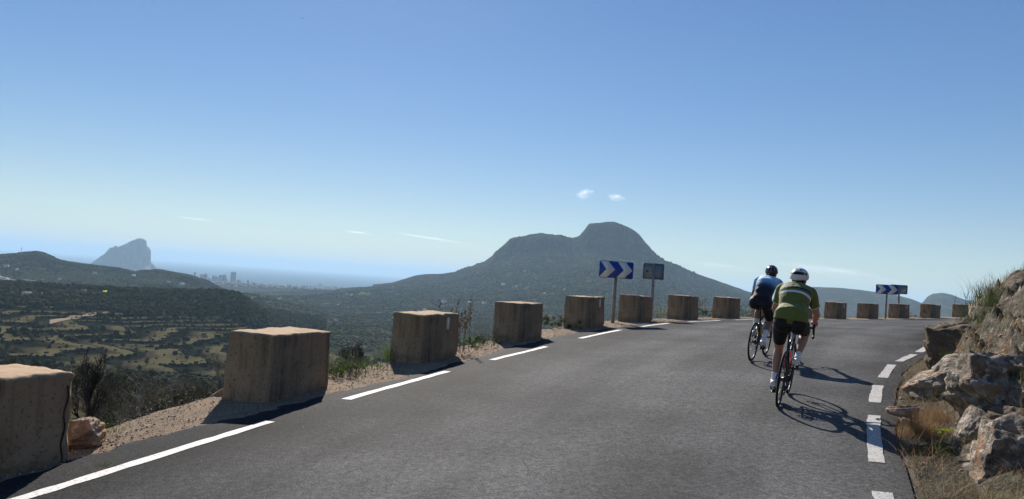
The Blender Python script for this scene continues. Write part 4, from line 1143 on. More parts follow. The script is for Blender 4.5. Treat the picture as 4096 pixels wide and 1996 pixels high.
# ------------------------------------------------------------------ rocky bank on the inner side of the road
M_dirt0 = pmat("bank_soil", (.105, .078, .055), .95, layers=[(4, 5, .45, .62, (.17, .13, .09), .8), (18, 4, .5, .64, (.045, .036, .026), .8), (1.2, 4, .52, .62, (.06, .07, .03), .6), (55, 2, .58, .66, (.26, .21, .16), .7)],
              bumps=[(14, 5, 1, .06), (55, 3, .8, .02)], coord='World', spec=.03)
ROCK_LAYERS = [((2.2, 2.2, 7), 5, .44, .58, (.40, .34, .275), .9), (5, 5, .47, .60, (.075, .062, .050), .8), (3.1, 5, .54, .64, (.32, .17, .07), .8), (11, 5, .56, .63, (.58, .52, .45), .7), (.9, 4, .52, .64, (.11, .105, .085), .6)]
M_rock = pmat("grey_rock", (.215, .172, .132), .85, layers=ROCK_LAYERS, bumps=[((6, 6, 16), 6, 1.0, .06), (24, 5, 1.0, .025), (80, 3, .6, .008)], coord='World', spec=.12)
M_rock_d = pmat("dark_weathered_rock", (.115, .090, .066), .9, layers=[(3, 5, .45, .6, (.16, .14, .115), .8), (6, 5, .55, .66, (.20, .115, .05), .6), (14, 4, .6, .68, (.36, .33, .30), .7)],
                bumps=[((6, 6, 14), 6, 1.0, .05), (26, 5, .9, .02)], coord='World', spec=.1)
M_rock_p = pmat("pinkish_rock", (.33, .23, .165), .88, layers=[(4, 5, .45, .6, (.20, .15, .12), .8), (12, 5, .54, .64, (.50, .40, .31), .8), (2.3, 4, .55, .65, (.34, .18, .07), .6)],
                bumps=[((7, 7, 15), 6, 1.0, .04), (30, 5, .9, .015)], coord='World', spec=.1)


BANK_LAYERS = [((2.2, 2.2, 7), 5, .44, .58, (.22, .185, .145), .9), (5, 5, .47, .60, (.055, .05, .042), .75), (3.1, 5, .56, .66, (.21, .115, .05), .7), (11, 5, .58, .66, (.40, .37, .33), .75), (.9, 4, .48, .60, (.07, .075, .04), .6)]
M_dirt = pmat("bank_ground", (.13, .105, .08), .92, layers=BANK_LAYERS, bumps=[((6, 6, 16), 6, 1.0, .06), (24, 5, 1.0, .025), (80, 3, .6, .008)], coord="World", spec=.06, top=((.070, .060, .038), .84, .97))


def bank_h(d, s):
    """rise of the bank at distance d from the asphalt edge"""
    d0 = np.interp(s, [0, 10, 14, 18, 22, 26, 30, 45, 90], [.9, .82, .72, .50, .38, .42, .40, .3, .3])
    e = np.clip(d - d0, 0, None)
    flat = np.where(d < d0, .10 * d / np.maximum(d0, .01) - .03, .07)
    return flat + np.minimum(e * np.interp(s, [0, 12, 18, 26], [1.0, 1.25, 1.45, 1.25]), 1.30 + (e - 1.16) * .5) * np.clip(e / .25, 0, 1) ** .4


s_b = np.arange(4, 62, .06); dd = np.r_[np.linspace(-.18, 2.2, 64), np.linspace(2.3, 12, 40)]
Sg, Dg = np.meshgrid(s_b, dd, indexing='ij')
Eg = edge_r(Sg)
P = road_pt(Sg, Eg + Dg)
rise = bank_h(np.clip(Dg, 0, None), Sg)
P[..., 2] = road_pt(Sg, Eg + np.minimum(Dg, 0.6))[..., 2] + rise
rk = np.clip((Dg - .45) / .4, 0, 1)
P[..., 2] += np.clip((Dg - .05) / .3, 0, 1) * (.05 * fbm(P[..., 0] * 2.6, P[..., 1] * 2.6, oct=4, seed=3)) + rk * (.30 * fbm(P[..., 0] * 1.1, P[..., 1] * 1.1, oct=5, seed=13, ridged=True) + .16 * ((P[..., 2] * 3.1 + P[..., 0] * 1.2 + .8 * fbm(P[..., 0], P[..., 1], oct=3, seed=2)) % 1))
P[..., 2] -= np.where(Dg < .02, .04, 0)
n_, m_ = Sg.shape
i = np.arange(n_ - 1)[:, None]; j = np.arange(m_ - 1)[None]
Q = np.stack([i * m_ + j, i * m_ + j + 1, (i + 1) * m_ + j + 1, (i + 1) * m_ + j], -1).reshape(-1, 4)[:, ::-1]
bank = link("roadside_bank", np_mesh("roadside_bank", P.reshape(-1, 3), [Q]), M_dirt)
tag(bank, "brown earth bank rising right of the road", "bank", kind="structure")
BP, BS, BD = P, s_b, dd


def bank_pt(s, d, dz=0.0):
    i = np.clip((np.asarray(s, float) - s_b[0]) / .06, 0, n_ - 1.001); j = np.interp(d, dd, np.arange(m_)); j = np.clip(j, 0, m_ - 1.001)
    i0, j0 = i.astype(int), np.asarray(j).astype(int); fi, fj = (i - i0)[..., None], (j - j0)[..., None]
    q = (BP[i0, j0] * (1 - fi) + BP[i0 + 1, j0] * fi) * (1 - fj) + (BP[i0, j0 + 1] * (1 - fi) + BP[i0 + 1, j0 + 1] * fi) * fj
    return q + np.array([0, 0, dz])


def rock(lab, c, dims, rot, seed, mat, cuts=24, rough=.06, strata=(0, 0, 1), sub=6, group=None, name="rock"):
    r = np.random.default_rng(seed)
    V, F = ico(sub)
    V = V / np.abs(V).max(axis=1, keepdims=True) ** .55           # towards a block
    for q in range(cuts):
        n = r.standard_normal(3); n /= np.linalg.norm(n)
        d = r.uniform(.50, .85)
        ex = np.clip(V @ n - d, 0, None); V = V - ex[:, None] * n * .98
    V = V * np.asarray(dims) / 2
    st = np.asarray(strata, float); st /= np.linalg.norm(st)
    N = V / (np.linalg.norm(V, axis=1)[:, None] + 1e-9)
    m = max(dims)
    h = fbm(V[:, 0] * 3 / m + seed, V[:, 1] * 3 / m, V[:, 2] * 3 / m, oct=5, seed=seed, ridged=True)
    lay = V @ st
    lw = .07 * m * fbm(V[:, 0] * 2 / m, V[:, 1] * 2 / m, V[:, 2] * 2 / m, oct=3, seed=seed + 2)
    ly = ((lay + lw) / (.13 * m)) % 1
    ly = np.where(ly < .85, ly / .85, (1 - ly) / .15)
    fine = fbm(V[:, 0] * 16 / m, V[:, 1] * 16 / m, V[:, 2] * 16 / m, oct=4, seed=seed + 4, ridged=True)
    V = V + N * (m * (rough * .40 * h + rough * .45 * ly * 1.3 + rough * .4 * fine))[:, None]
    Mx = Matrix.Rotation(R(rot[2]), 3, 'Z') @ Matrix.Rotation(R(rot[1]), 3, 'Y') @ Matrix.Rotation(R(rot[0]), 3, 'X')
    V = V @ np.array(Mx).T
    o = link(name, np_mesh(name, V, [F], False), mat); o.location = c
    tag(o, lab, "rock", group)
    return o


ROCKS = [('big dark boulder with pale left shoulder jutting towards the road', (6.582, 11.2, -0.683), (1.353, 1.188, 1.026), (4, -10, -20), 5, 'd', {'cuts': 12, 'strata': (0.3, 0, 1)}), ('rugged grey slab rising to the right below the dark boulder', (5.819, 9.7, -0.801), (1.646, 1.32, 0.79), (8, -24, -15), 12, 'g', {'strata': (0.5, 0, 1), 'rough': 0.07}), ('large pale grey outcrop at the right frame edge, middle height', (4.846, 7.4, -0.809), (1.055, 1.452, 1.256), (0, -30, -10), 23, 'g', {'strata': (0.6, 0, 1), 'rough': 0.07}), ('dark overhanging block in the middle of the large outcrop', (4.473, 6.8, -0.967), (0.646, 0.792, 0.438), (0, -25, 10), 31, 'd', {'cuts': 16, 'strata': (0.5, 0, 1)}), ('grey quartz streaked outcrop filling the bottom right corner', (4.199, 6.3, -1.291), (1.069, 1.32, 1.026), (0, -28, -10), 44, 'g', {'strata': (0.7, 0, 1), 'rough': 0.075}), ('narrow upright rib of rock left of the large outcrop', (4.355, 7.15, -1.077), (0.309, 0.48, 0.662), (0, 28, 0), 52, 'g', {'strata': (1, 0, 0.3), 'rough': 0.07}), ('small dark rock at the foot of the bottom right outcrop', (4.09, 6.7, -1.381), (0.248, 0.42, 0.331), (0, -10, 30), 57, 'd', {'strata': (0.5, 0, 1)}), ('layered rock crest on the skyline at the end of the bank', (9.501, 15.0, -0.022), (1.323, 1.716, 1.069), (0, -30, -20), 63, 'g', {'strata': (0.45, 0, 1), 'rough': 0.08}), ('dark jutting ledge under the layered crest', (8.633, 14.0, -0.267), (0.734, 0.96, 0.475), (0, -20, 0), 68, 'd', {'strata': (0.4, 0, 1)}), ('sloping grey rock between the crest and the green grass', (8.315, 13.0, 0.127), (0.882, 1.32, 0.662), (0, -35, 0), 71, 'g', {'strata': (0.5, 0, 1), 'rough': 0.07}), ('pinkish knobbly rock at the right edge under the green grass', (5.574, 8.4, -0.271), (0.363, 0.6, 0.622), (0, 15, 0), 77, 'p', {'rough': 0.09}), ('pale grey rounded rock beside the pinkish one', (5.95, 9.2, -0.345), (0.341, 0.6, 0.482), (0, 10, 20), 83, 'g', {'rough': 0.07}), ('rusty orange topped rock above the large outcrop', (5.136, 7.8, -0.553), (0.476, 0.792, 0.318), (0, -15, 0), 88, 'p', {'rough': 0.07}), ('pale tan stone lying beside the asphalt edge', (4.452, 8.55, -1.127), (0.38, 0.264, 0.211), (0, -8, -20), 91, 'p', {'rough': 0.06, 'sub': 5}), ('small round pale stone below the tan one', (4.349, 8.35, -1.219), (0.129, 0.12, 0.146), (0, 0, 0), 95, 'p', {'rough': 0.06, 'sub': 4}), ('flat pinkish stone lying in front of the dark boulder', (5.764, 10.4, -0.971), (0.385, 0.36, 0.257), (0, -20, 0), 97, 'p', {'rough': 0.06, 'sub': 5}), ("tiny flat orange stone left of the dark boulder's foot", (5.963, 11.2, -0.976), (0.196, 0.15, 0.069), (0, 0, 0), 99, 'p', {'rough': 0.05, 'sub': 4}), ('pinkish boulder at the gravel edge right of the first block', (-3.784, 7.15, -1.649), (0.446, 0.462, 0.349), (0, 0, 10), 101, 'p', {'rough': 0.08, 'sub': 5}), ('pale stone leaning behind the foot of the second block', (-3.571, 9.9, -1.708), (0.391, 0.36, 0.232), (0, -25, 0), 103, 'p', {'rough': 0.05, 'sub': 5})]
for (lab, c, dims, rot, seed, mk, kw) in ROCKS:
    rock(lab, c, dims, rot, seed, {"g": M_rock, "d": M_rock_d, "p": M_rock_p}[mk], **kw)

# small loose stones on the bank
ns = 420
ps = bank_pt(rng.uniform(9, 34, ns), rng.uniform(.02, 1.5, ns) ** 1.0, .0)
st_ = scatter_blobs("bank_stones", ps, .008 + .03 * rng.random(ns) ** 3, ICO2, M_rock_p, .12, .7, 21, True)
tag(st_, "small stones strewn over the earth of the bank", "stones", kind="stuff")
# ------------------------------------------------------------------ grasses, weeds and shrubs
M_green = pmat("green_blades", (.085, .135, .030), .7, layers=[(3, 2, .4, .6, (.12, .16, .05), .8)], coord='World', spec=.12, transl=.4)
M_dgreen = pmat("dark_green_blades", (.045, .075, .022), .7, layers=[(3, 2, .4, .6, (.07, .10, .03), .8)], coord='World', spec=.12, transl=.35)
M_straw = pmat("dry_straw", (.25, .18, .10), .8, layers=[(4, 2, .4, .6, (.40, .31, .20), .8), (2, 2, .52, .62, (.22, .13, .07), .7)], coord='World', spec=.12, transl=.3)
M_red = pmat("russet_straw", (.27, .155, .075), .8, layers=[(4, 2, .4, .6, (.38, .25, .13), .9)], coord='World', spec=.12, transl=.3)
M_twig = pmat("grey_twigs", (.17, .145, .12), .9, layers=[(3, 3, .4, .6, (.30, .27, .23), .8)], coord='World', spec=.05)
M_bark2 = pmat("dark_shrub_bark", (.055, .042, .034), .95, layers=[(5, 3, .45, .6, (.10, .085, .07), .8)], coord='World', spec=.05)
M_yel = pmat("yellow_petals", (.62, .50, .06), .7, transl=.3)
M_pale = pmat("pale_petals", (.70, .66, .50), .7, transl=.3)
M_gleaf = pmat("grey_green_leaves", (.15, .16, .085), .8, layers=[(5, 2, .4, .6, (.09, .10, .05), .8)], transl=.35)
M_lime = pmat("lime_leaves", (.26, .36, .03), .6, transl=.4)


def blades(P, h, w, lean, r, curve=.5, seg=4, dirs=None):
    """thin curved blades rooted at the points P"""
    n = len(P); a = r.uniform(0, 2 * np.pi, n) if dirs is None else dirs
    d = np.stack([np.cos(a), np.sin(a), np.zeros(n)], 1); sd_ = np.stack([-np.sin(a), np.cos(a), np.zeros(n)], 1)
    tw_ = r.uniform(-1, 1, n)[:, None]; sd_ = sd_ + d * tw_; sd_ /= np.linalg.norm(sd_, axis=1)[:, None]
    H = np.asarray(h) * r.uniform(.55, 1.15, n); ln = np.asarray(lean) * r.uniform(.2, 1.2, n)
    out = []
    for i in range(seg + 1):
        u = i / seg
        c = P + d * (H * ln * (u * (1 - curve) + curve * u * u))[:, None] + np.array([0, 0, 1.0]) * (H * (u - .35 * ln * u * u))[:, None]
        ww = w * (1 - u) ** .6
        out.append(c - sd_ * ww / 2); out.append(c + sd_ * ww / 2)
    V = np.stack(out, 1).reshape(-1, 3); k = 2 * (seg + 1)
    b = (np.arange(n) * k)[:, None]
    F = np.concatenate([np.concatenate([b + 2 * i, b + 2 * i + 1, b + 2 * i + 3, b + 2 * i + 2], 1) for i in range(seg)])
    return V, F


def tuft(name, lab, p, n, h, spread, mat, w=.006, lean=.6, seed=1, cat="grass", group=None):
    r = np.random.default_rng(seed)
    q = r.standard_normal((n, 3)) * [spread, spread, 0] + np.array([0, 0, -.01])
    V, F = blades(q, np.full(n, h), w, np.full(n, lean), r)
    o = link(name, np_mesh(name, V, [F], False), mat); o.location = p
    return tag(o, lab, cat, group)


def branchlets(p0, d, L, r0, depth, r, mb, spread=.5, kids=(2, 4), upw=.25, seg=5):
    """recursive bare branching"""
    pts = [np.array(p0, float)]; d = np.array(d, float)
    ns_ = 4
    for i in range(ns_):
        d = d + r.normal(0, .12, 3) + [0, 0, upw * .15]; d /= np.linalg.norm(d)
        pts.append(pts[-1] + d * L / ns_)
    rr = [r0 * (1 - .5 * i / ns_) for i in range(ns_ + 1)]
    mb.tube(pts, rr, seg if depth > 1 else 3, False)
    if depth == 0: return
    for q in range(r.integers(kids[0], kids[1] + 1)):
        f = r.uniform(.35, 1.0); k = f * ns_; i = min(int(k), ns_ - 1); p = pts[i] + (pts[i + 1] - pts[i]) * (k - i)
        dn = d + r.normal(0, spread, 3) + [0, 0, upw]; dn /= np.linalg.norm(dn)
        branchlets(p, dn, L * r.uniform(.5, .78), r0 * .55, depth - 1, r, mb, spread, kids, upw, seg)


def bare_tree(lab, p, H, seed, depth=5, stems=1, spread=.5, kids=(3, 4), group=None, name="bare_tree", r0=None, upw=.25):
    r = np.random.default_rng(seed)
    root = empty(name, lab, "tree" if H > 2.5 else "shrub", p, group)
    mb = MB(); tb = MB(); r0 = H * .018 if r0 is None else r0
    for s_ in range(stems):
        d = np.array([r.normal(0, .25 * (stems > 1)), r.normal(0, .25 * (stems > 1)), 1.0]); d /= np.linalg.norm(d)
        L = H * .36
        pts = [np.array([0, 0, -.3])]
        for i in range(5): d = d + r.normal(0, .05, 3); d /= np.linalg.norm(d); pts.append(pts[-1] + d * (L + .3) / 5)
        tb.tube(pts, [r0 * (1 - .09 * i) for i in range(6)], 7)
        for i in range(2, 6):
            for q in range(3):
                dn = np.array([r.normal(0, .55), r.normal(0, .55), .75 + .15 * i]); dn /= np.linalg.norm(dn)
                branchlets(pts[i], dn, H * .30 * r.uniform(.6, 1.1), r0 * .5, depth - 2, r, mb, spread, kids, upw)
    tb.build("trunk", M_bark2, root); mb.build("branches", M_bark2 if seed % 2 else M_twig, root)
    return root


PLANTS = [('bare', 'tall leafless dark tree just right of the first block', (-12.561, 24.0, -5.465), {'H': 2.75, 'seed': 201, 'depth': 5, 'kids': (3, 5), 'spread': 0.42, 'upw': 0.5, 'name': 'bare_tree', 'r0': 0.075}), ('bare', 'thin leafless shrub tree left of the second block', (-8.707, 24.0, -4.291), {'H': 1.75, 'seed': 204, 'depth': 5, 'kids': (3, 4), 'spread': 0.5, 'upw': 0.35, 'name': 'bare_tree', 'r0': 0.024}), ('bare', 'low leafless shrub in the middle of the dark brush', (-10.627, 26.0, -5.125), {'H': 1.5, 'seed': 208, 'depth': 5, 'stems': 3, 'name': 'bare_shrub', 'r0': 0.02}), ('bare', 'pale leafless shrub right of the bare tree', (-10.181, 22.0, -4.863), {'H': 1.2, 'seed': 210, 'depth': 5, 'stems': 4, 'name': 'bare_shrub', 'r0': 0.018}), ('bare', 'dark upright bare bush between the second and third blocks', (-3.239, 16.0, -2.198), {'H': 0.75, 'seed': 213, 'depth': 5, 'stems': 4, 'spread': 0.3, 'upw': 0.6, 'name': 'bare_shrub', 'r0': 0.012}), ('bare', 'second dark bare bush near the tall green tuft', (-3.131, 17.0, -2.184), {'H': 0.75, 'seed': 215, 'depth': 5, 'stems': 3, 'spread': 0.3, 'upw': 0.6, 'name': 'bare_shrub', 'r0': 0.012}), ('tuft', 'tall green grass tuft at the left foot of the third block', (-1.919, 13.131, -1.452), {'n': 150, 'h': 0.34, 'spread': 0.07, 'mat': 'green', 'w': 0.007, 'lean': 0.35, 'seed': 31}), ('weed', 'leafy green weeds right of the second block', (-2.435, 11.357, -1.54), {'n': 40, 'h': 0.2, 'spread': 0.14, 'leaves': 700, 'leaf': 0.018, 'seed': 32, 'mat': 'green'}), ('weed', 'grassy green weeds on the gravel edge before the tall tuft', (-2.278, 12.172, -1.504), {'n': 90, 'h': 0.24, 'spread': 0.22, 'leaves': 600, 'leaf': 0.016, 'seed': 33, 'mat': 'green'}), ('weed', "dry stalky weeds beside the second block's far corner", (-2.379, 11.717, -1.526), {'n': 120, 'h': 0.36, 'spread': 0.2, 'leaves': 60, 'leaf': 0.012, 'seed': 34, 'mat': 'dark', 'dry': 1}), ('weed', 'low green weeds in the gap before the fourth block', (-0.675, 15.384, -1.303), {'n': 60, 'h': 0.22, 'spread': 0.24, 'leaves': 900, 'leaf': 0.02, 'seed': 35, 'mat': 'dark'}), ('weed', 'small pale weeds left of the fourth block', (-0.385, 16.151, -1.264), {'n': 60, 'h': 0.25, 'spread': 0.14, 'leaves': 200, 'leaf': 0.015, 'seed': 36, 'mat': 'grey', 'dry': 1}), ('weed', 'grey green bush between the fourth and fifth blocks', (1.297, 19.843, -1.046), {'n': 70, 'h': 0.26, 'spread': 0.32, 'leaves': 2600, 'leaf': 0.02, 'seed': 37, 'mat': 'grey'}), ('weed', 'small green plant between the chevron post and the sixth block', (3.537, 24.043, -0.923), {'n': 20, 'h': 0.28, 'spread': 0.06, 'leaves': 120, 'leaf': 0.03, 'seed': 38, 'mat': 'green'}), ('weed', 'yellow flowered plant right of the sixth block', (5.342, 27.165, -0.881), {'n': 30, 'h': 0.3, 'spread': 0.22, 'leaves': 200, 'leaf': 0.02, 'seed': 39, 'mat': 'grey', 'flowers': 16, 'col': 'y'}), ('weed', 'yellow flowered leafy plant right of the seventh block', (8.096, 32.017, -0.849), {'n': 40, 'h': 0.34, 'spread': 0.24, 'leaves': 900, 'leaf': 0.025, 'seed': 40, 'mat': 'dark', 'flowers': 14, 'col': 'y'}), ('weed', 'pale flowered plant right of the eighth block', (11.053, 35.741, -0.828), {'n': 40, 'h': 0.34, 'spread': 0.3, 'leaves': 500, 'leaf': 0.022, 'seed': 41, 'mat': 'dark', 'flowers': 22, 'col': 'p'}), ('weed', 'tall dark weed left of the knee of the cyclist in blue', (11.655, 36.774, -0.833), {'n': 60, 'h': 0.75, 'spread': 0.2, 'leaves': 300, 'leaf': 0.03, 'seed': 42, 'mat': 'dark', 'dry': 1}), ('reed', 'dry reeds with seed heads behind the right of the third block', (-0.798, 14.592, -1.436), {'n': 7, 'h': 1.02, 'spread': 0.1, 'seed': 43}), ('reed', 'dry reeds showing over the top of the third block', (-1.232, 15.026, -1.55), {'n': 3, 'h': 1.25, 'spread': 0.14, 'seed': 45}), ('reed', 'thin dry reeds behind the seventh block', (7.905, 31.777, -0.852), {'n': 4, 'h': 0.75, 'spread': 0.12, 'seed': 44}), ('reed', 'dry brown reeds leaning on a far block', (23.0, 42.909, -0.438), {'n': 9, 'h': 0.62, 'spread': 0.12, 'seed': 46}), ('weed', 'reddish dry weeds between the far sign and the far block', (22.83, 43.51, -0.455), {'n': 140, 'h': 0.3, 'spread': 0.45, 'leaves': 300, 'leaf': 0.025, 'seed': 47, 'mat': 'grey', 'dry': 1}), ('tuft', 'tiny green weed growing in the asphalt beside the white line', (-3.23, 6.463, -1.739), {'n': 70, 'h': 0.05, 'spread': 0.05, 'mat': 'green', 'w': 0.005, 'lean': 0.9, 'seed': 48}), ('tuft', 'green grass at the lip of the drop beside the pinkish boulder', (-3.855, 7.641, -1.742), {'n': 60, 'h': 0.2, 'spread': 0.09, 'mat': 'green', 'w': 0.005, 'lean': 0.8, 'seed': 49}), ('tuft', 'big russet straw tussock beside the asphalt edge', (4.209, 7.8, -1.291), {'n': 900, 'h': 0.3, 'spread': 0.09, 'mat': 'red', 'w': 0.003, 'lean': 0.8, 'seed': 60}), ('tuft', 'smaller russet tussock right of the big one', (4.627, 8.3, -1.174), {'n': 400, 'h': 0.22, 'spread': 0.08, 'mat': 'red', 'w': 0.003, 'lean': 0.9, 'seed': 61}), ('tuft', 'dark green tuft below the russet tussock', (3.904, 7.2, -1.354), {'n': 260, 'h': 0.13, 'spread': 0.05, 'mat': 'dark', 'w': 0.005, 'lean': 0.5, 'seed': 62}), ('tuft', 'broad dark green tuft in front of the rock rib', (4.092, 7.1, -1.319), {'n': 420, 'h': 0.17, 'spread': 0.09, 'mat': 'dark', 'w': 0.005, 'lean': 0.6, 'seed': 63}), ('weed', 'lime green leafy plant in the dry grass', (4.333, 7.5, -1.195), {'n': 14, 'h': 0.1, 'spread': 0.07, 'leaves': 70, 'leaf': 0.022, 'seed': 64, 'mat': 'lime'}), ('tuft', 'bright green tuft on the ledge below the crest', (6.427, 10.3, -0.465), {'n': 260, 'h': 0.22, 'spread': 0.07, 'mat': 'green', 'w': 0.006, 'lean': 0.5, 'seed': 65}), ('tuft', 'green tuft between the slab and the large outcrop', (5.423, 8.6, -0.692), {'n': 320, 'h': 0.2, 'spread': 0.08, 'mat': 'dark', 'w': 0.006, 'lean': 0.6, 'seed': 66}), ('tuft', 'green tuft on the slab beside the rusty rock', (5.336, 8.3, -0.555), {'n': 300, 'h': 0.17, 'spread': 0.09, 'mat': 'dark', 'w': 0.006, 'lean': 0.7, 'seed': 67}), ('tuft', 'huge shaggy green grass clump hanging at the right edge', (6.718, 10.2, 0.113), {'n': 1300, 'h': 0.34, 'spread': 0.22, 'mat': 'dark', 'w': 0.006, 'lean': 1.1, 'seed': 68}), ('tuft', 'dry topped grass clump on the bank skyline at the right edge', (7.005, 10.6, 0.337), {'n': 420, 'h': 0.36, 'spread': 0.22, 'mat': 'straw', 'w': 0.004, 'lean': 0.8, 'seed': 69}), ('tuft', 'green grass clump above the sloping grey rock', (8.195, 13.0, 0.272), {'n': 380, 'h': 0.34, 'spread': 0.18, 'mat': 'dark', 'w': 0.007, 'lean': 0.6, 'seed': 70}), ('tuft', 'dry grass tuft below the dark jutting ledge', (8.017, 13.3, -0.416), {'n': 420, 'h': 0.22, 'spread': 0.14, 'mat': 'straw', 'w': 0.005, 'lean': 0.8, 'seed': 71}), ('tuft', 'small dark green tuft near the flat pinkish stone', (5.29, 10.1, -1.015), {'n': 200, 'h': 0.1, 'spread': 0.06, 'mat': 'dark', 'w': 0.005, 'lean': 0.7, 'seed': 72}), ('tuft', 'shaggy green grass under the hanging clump', (6.378, 9.8, -0.098), {'n': 900, 'h': 0.28, 'spread': 0.2, 'mat': 'dark', 'w': 0.006, 'lean': 1.1, 'seed': 73}), ('tuft', 'green tuft at the left end of the grey slab', (5.874, 10.2, -0.625), {'n': 240, 'h': 0.14, 'spread': 0.06, 'mat': 'dark', 'w': 0.005, 'lean': 0.6, 'seed': 74})]
for (kind_, lab, p, kw) in PLANTS:
    if kind_ == "bare": bare_tree(lab, p, **kw)

# brush covering the slope below the road: shrubs with bare twigs and leafy clumps
def make_shrub(k):
    r = np.random.default_rng(300 + k)
    leafy = k % 2
    root = empty("slope_shrub", "twiggy dark shrub growing on the slope below the road edge", "shrub", group="shrubs crowding the slope below the road")
    mb = MB()
    for q in range(11):
        dn = np.array([r.normal(0, .5), r.normal(0, .5), 1.0]); dn /= np.linalg.norm(dn)
        branchlets((r.normal(0, .12), r.normal(0, .12), -.1), dn, 1.1 * r.uniform(.7, 1.2), .025, 3, r, mb, .45, (3, 4), .2, 4)
    mb.build("branches", M_twig if k % 3 == 0 else M_bark2, root)
    cen = [(r.normal(0, .55), r.normal(0, .55), r.uniform(.5, 1.7)) for _ in range(9)]
    V, F = leaf_cloud(1100 if leafy else 350, cen, [.5] * 9, .055, r)
    link("foliage", np_mesh("foliage", V, [F], False), M_leaf if leafy else M_leaf2, root)
    return root


SH = [make_shrub(k) for k in range(6)]
spots = []
for _ in range(4000):
    a = rng.uniform(-37, 20); u = rng.random(); j = int((R(a) - GAmin) / GAstep)
    r_in = CR[0][j]
    r_ = r_in + 9 + (235 - r_in) * u ** 1.25
    if rng.random() > (.95 if a < -10 else .4): continue
    x, y = r_ * math.sin(R(a)), r_ * math.cos(R(a))
    if -34 < a < -24 and r_ < 34: continue
    ok = all((x - q[0]) ** 2 + (y - q[1]) ** 2 > (1.1 + r_ * .012) ** 2 for q in spots)
    if ok: spots.append((x, y, ground(a, r_), r_))
    if len(spots) >= 230: break
for k, (x, y, z, r_) in enumerate(spots):
    s = rng.uniform(.7, 1.35) * (1.0 if r_ < 60 else 1.5)
    M = Matrix.Translation((x, y, z)) @ Matrix.Rotation(rng.uniform(0, 6.28), 4, 'Z') @ Matrix.Diagonal((s * 1.15, s * 1.15, s, 1))
    if k < 6: SH[k].matrix_world = M
    else: copy_tree(SH[k % 6], M)

# dry grass and litter on the bank
def field_blades(n, smin, smax, dmin, dmax, h, mat, name, lab, cat, seed, w=.004, lean=.9, dens=None):
    r = np.random.default_rng(seed)
    s = smin + (smax - smin) * r.random(n) ** 1.5; d = r.uniform(dmin, dmax, n)
    if dens is not None:
        k = r.random(n) < dens(s, d); s, d = s[k], d[k]
    P_ = bank_pt(s, d, -.01)
    V, F = blades(P_, np.full(len(P_), h), w, np.full(len(P_), lean), r)
    o = link(name, np_mesh(name, V, [F], False), mat)
    return tag(o, lab, cat, kind="stuff")


cl = lambda sc, sd_, t: (lambda s, d: np.clip((vnoise(s * sc, d * sc * 1.3, seed=sd_) - t) * 3, 0, 1))
field_blades(9000, 8, 36, .03, 1.9, .16, M_straw, "dry_grass", "dry straw coloured grass over the roadside bank", "grass", 1, .005, 1.1, cl(1.3, 3, -.15))
field_blades(11000, 8, 30, -.03, 1.2, .12, M_twig, "dry_litter", "grey dead stems and litter lying on the bank", "litter", 2, .004, 1.9, cl(1.6, 5, -.1))
field_blades(8000, 9, 24, -.07, 1.0, .17, M_straw, "dead_stems", "tangled dead straw stems beside the asphalt edge", "grass", 6, .0055, 1.6, cl(2.0, 15, -.5))
field_blades(420, 9, 22, -.03, 1.0, .34, M_straw, "long_stalks", "long pale dead stalks sticking out of the roadside litter", "grass", 8, .007, 1.3)
field_blades(2600, 8, 26, -.05, .8, .07, M_dgreen, "low_weeds", "low dark green weeds along the asphalt edge", "weeds", 7, .006, .9, cl(2.4, 17, .1))
field_blades(15000, 14, 40, .55, 3.2, .20, M_dgreen, "green_grass", "green grass growing in patches on the bank", "grass", 4, .005, .8, cl(1.1, 9, .0))

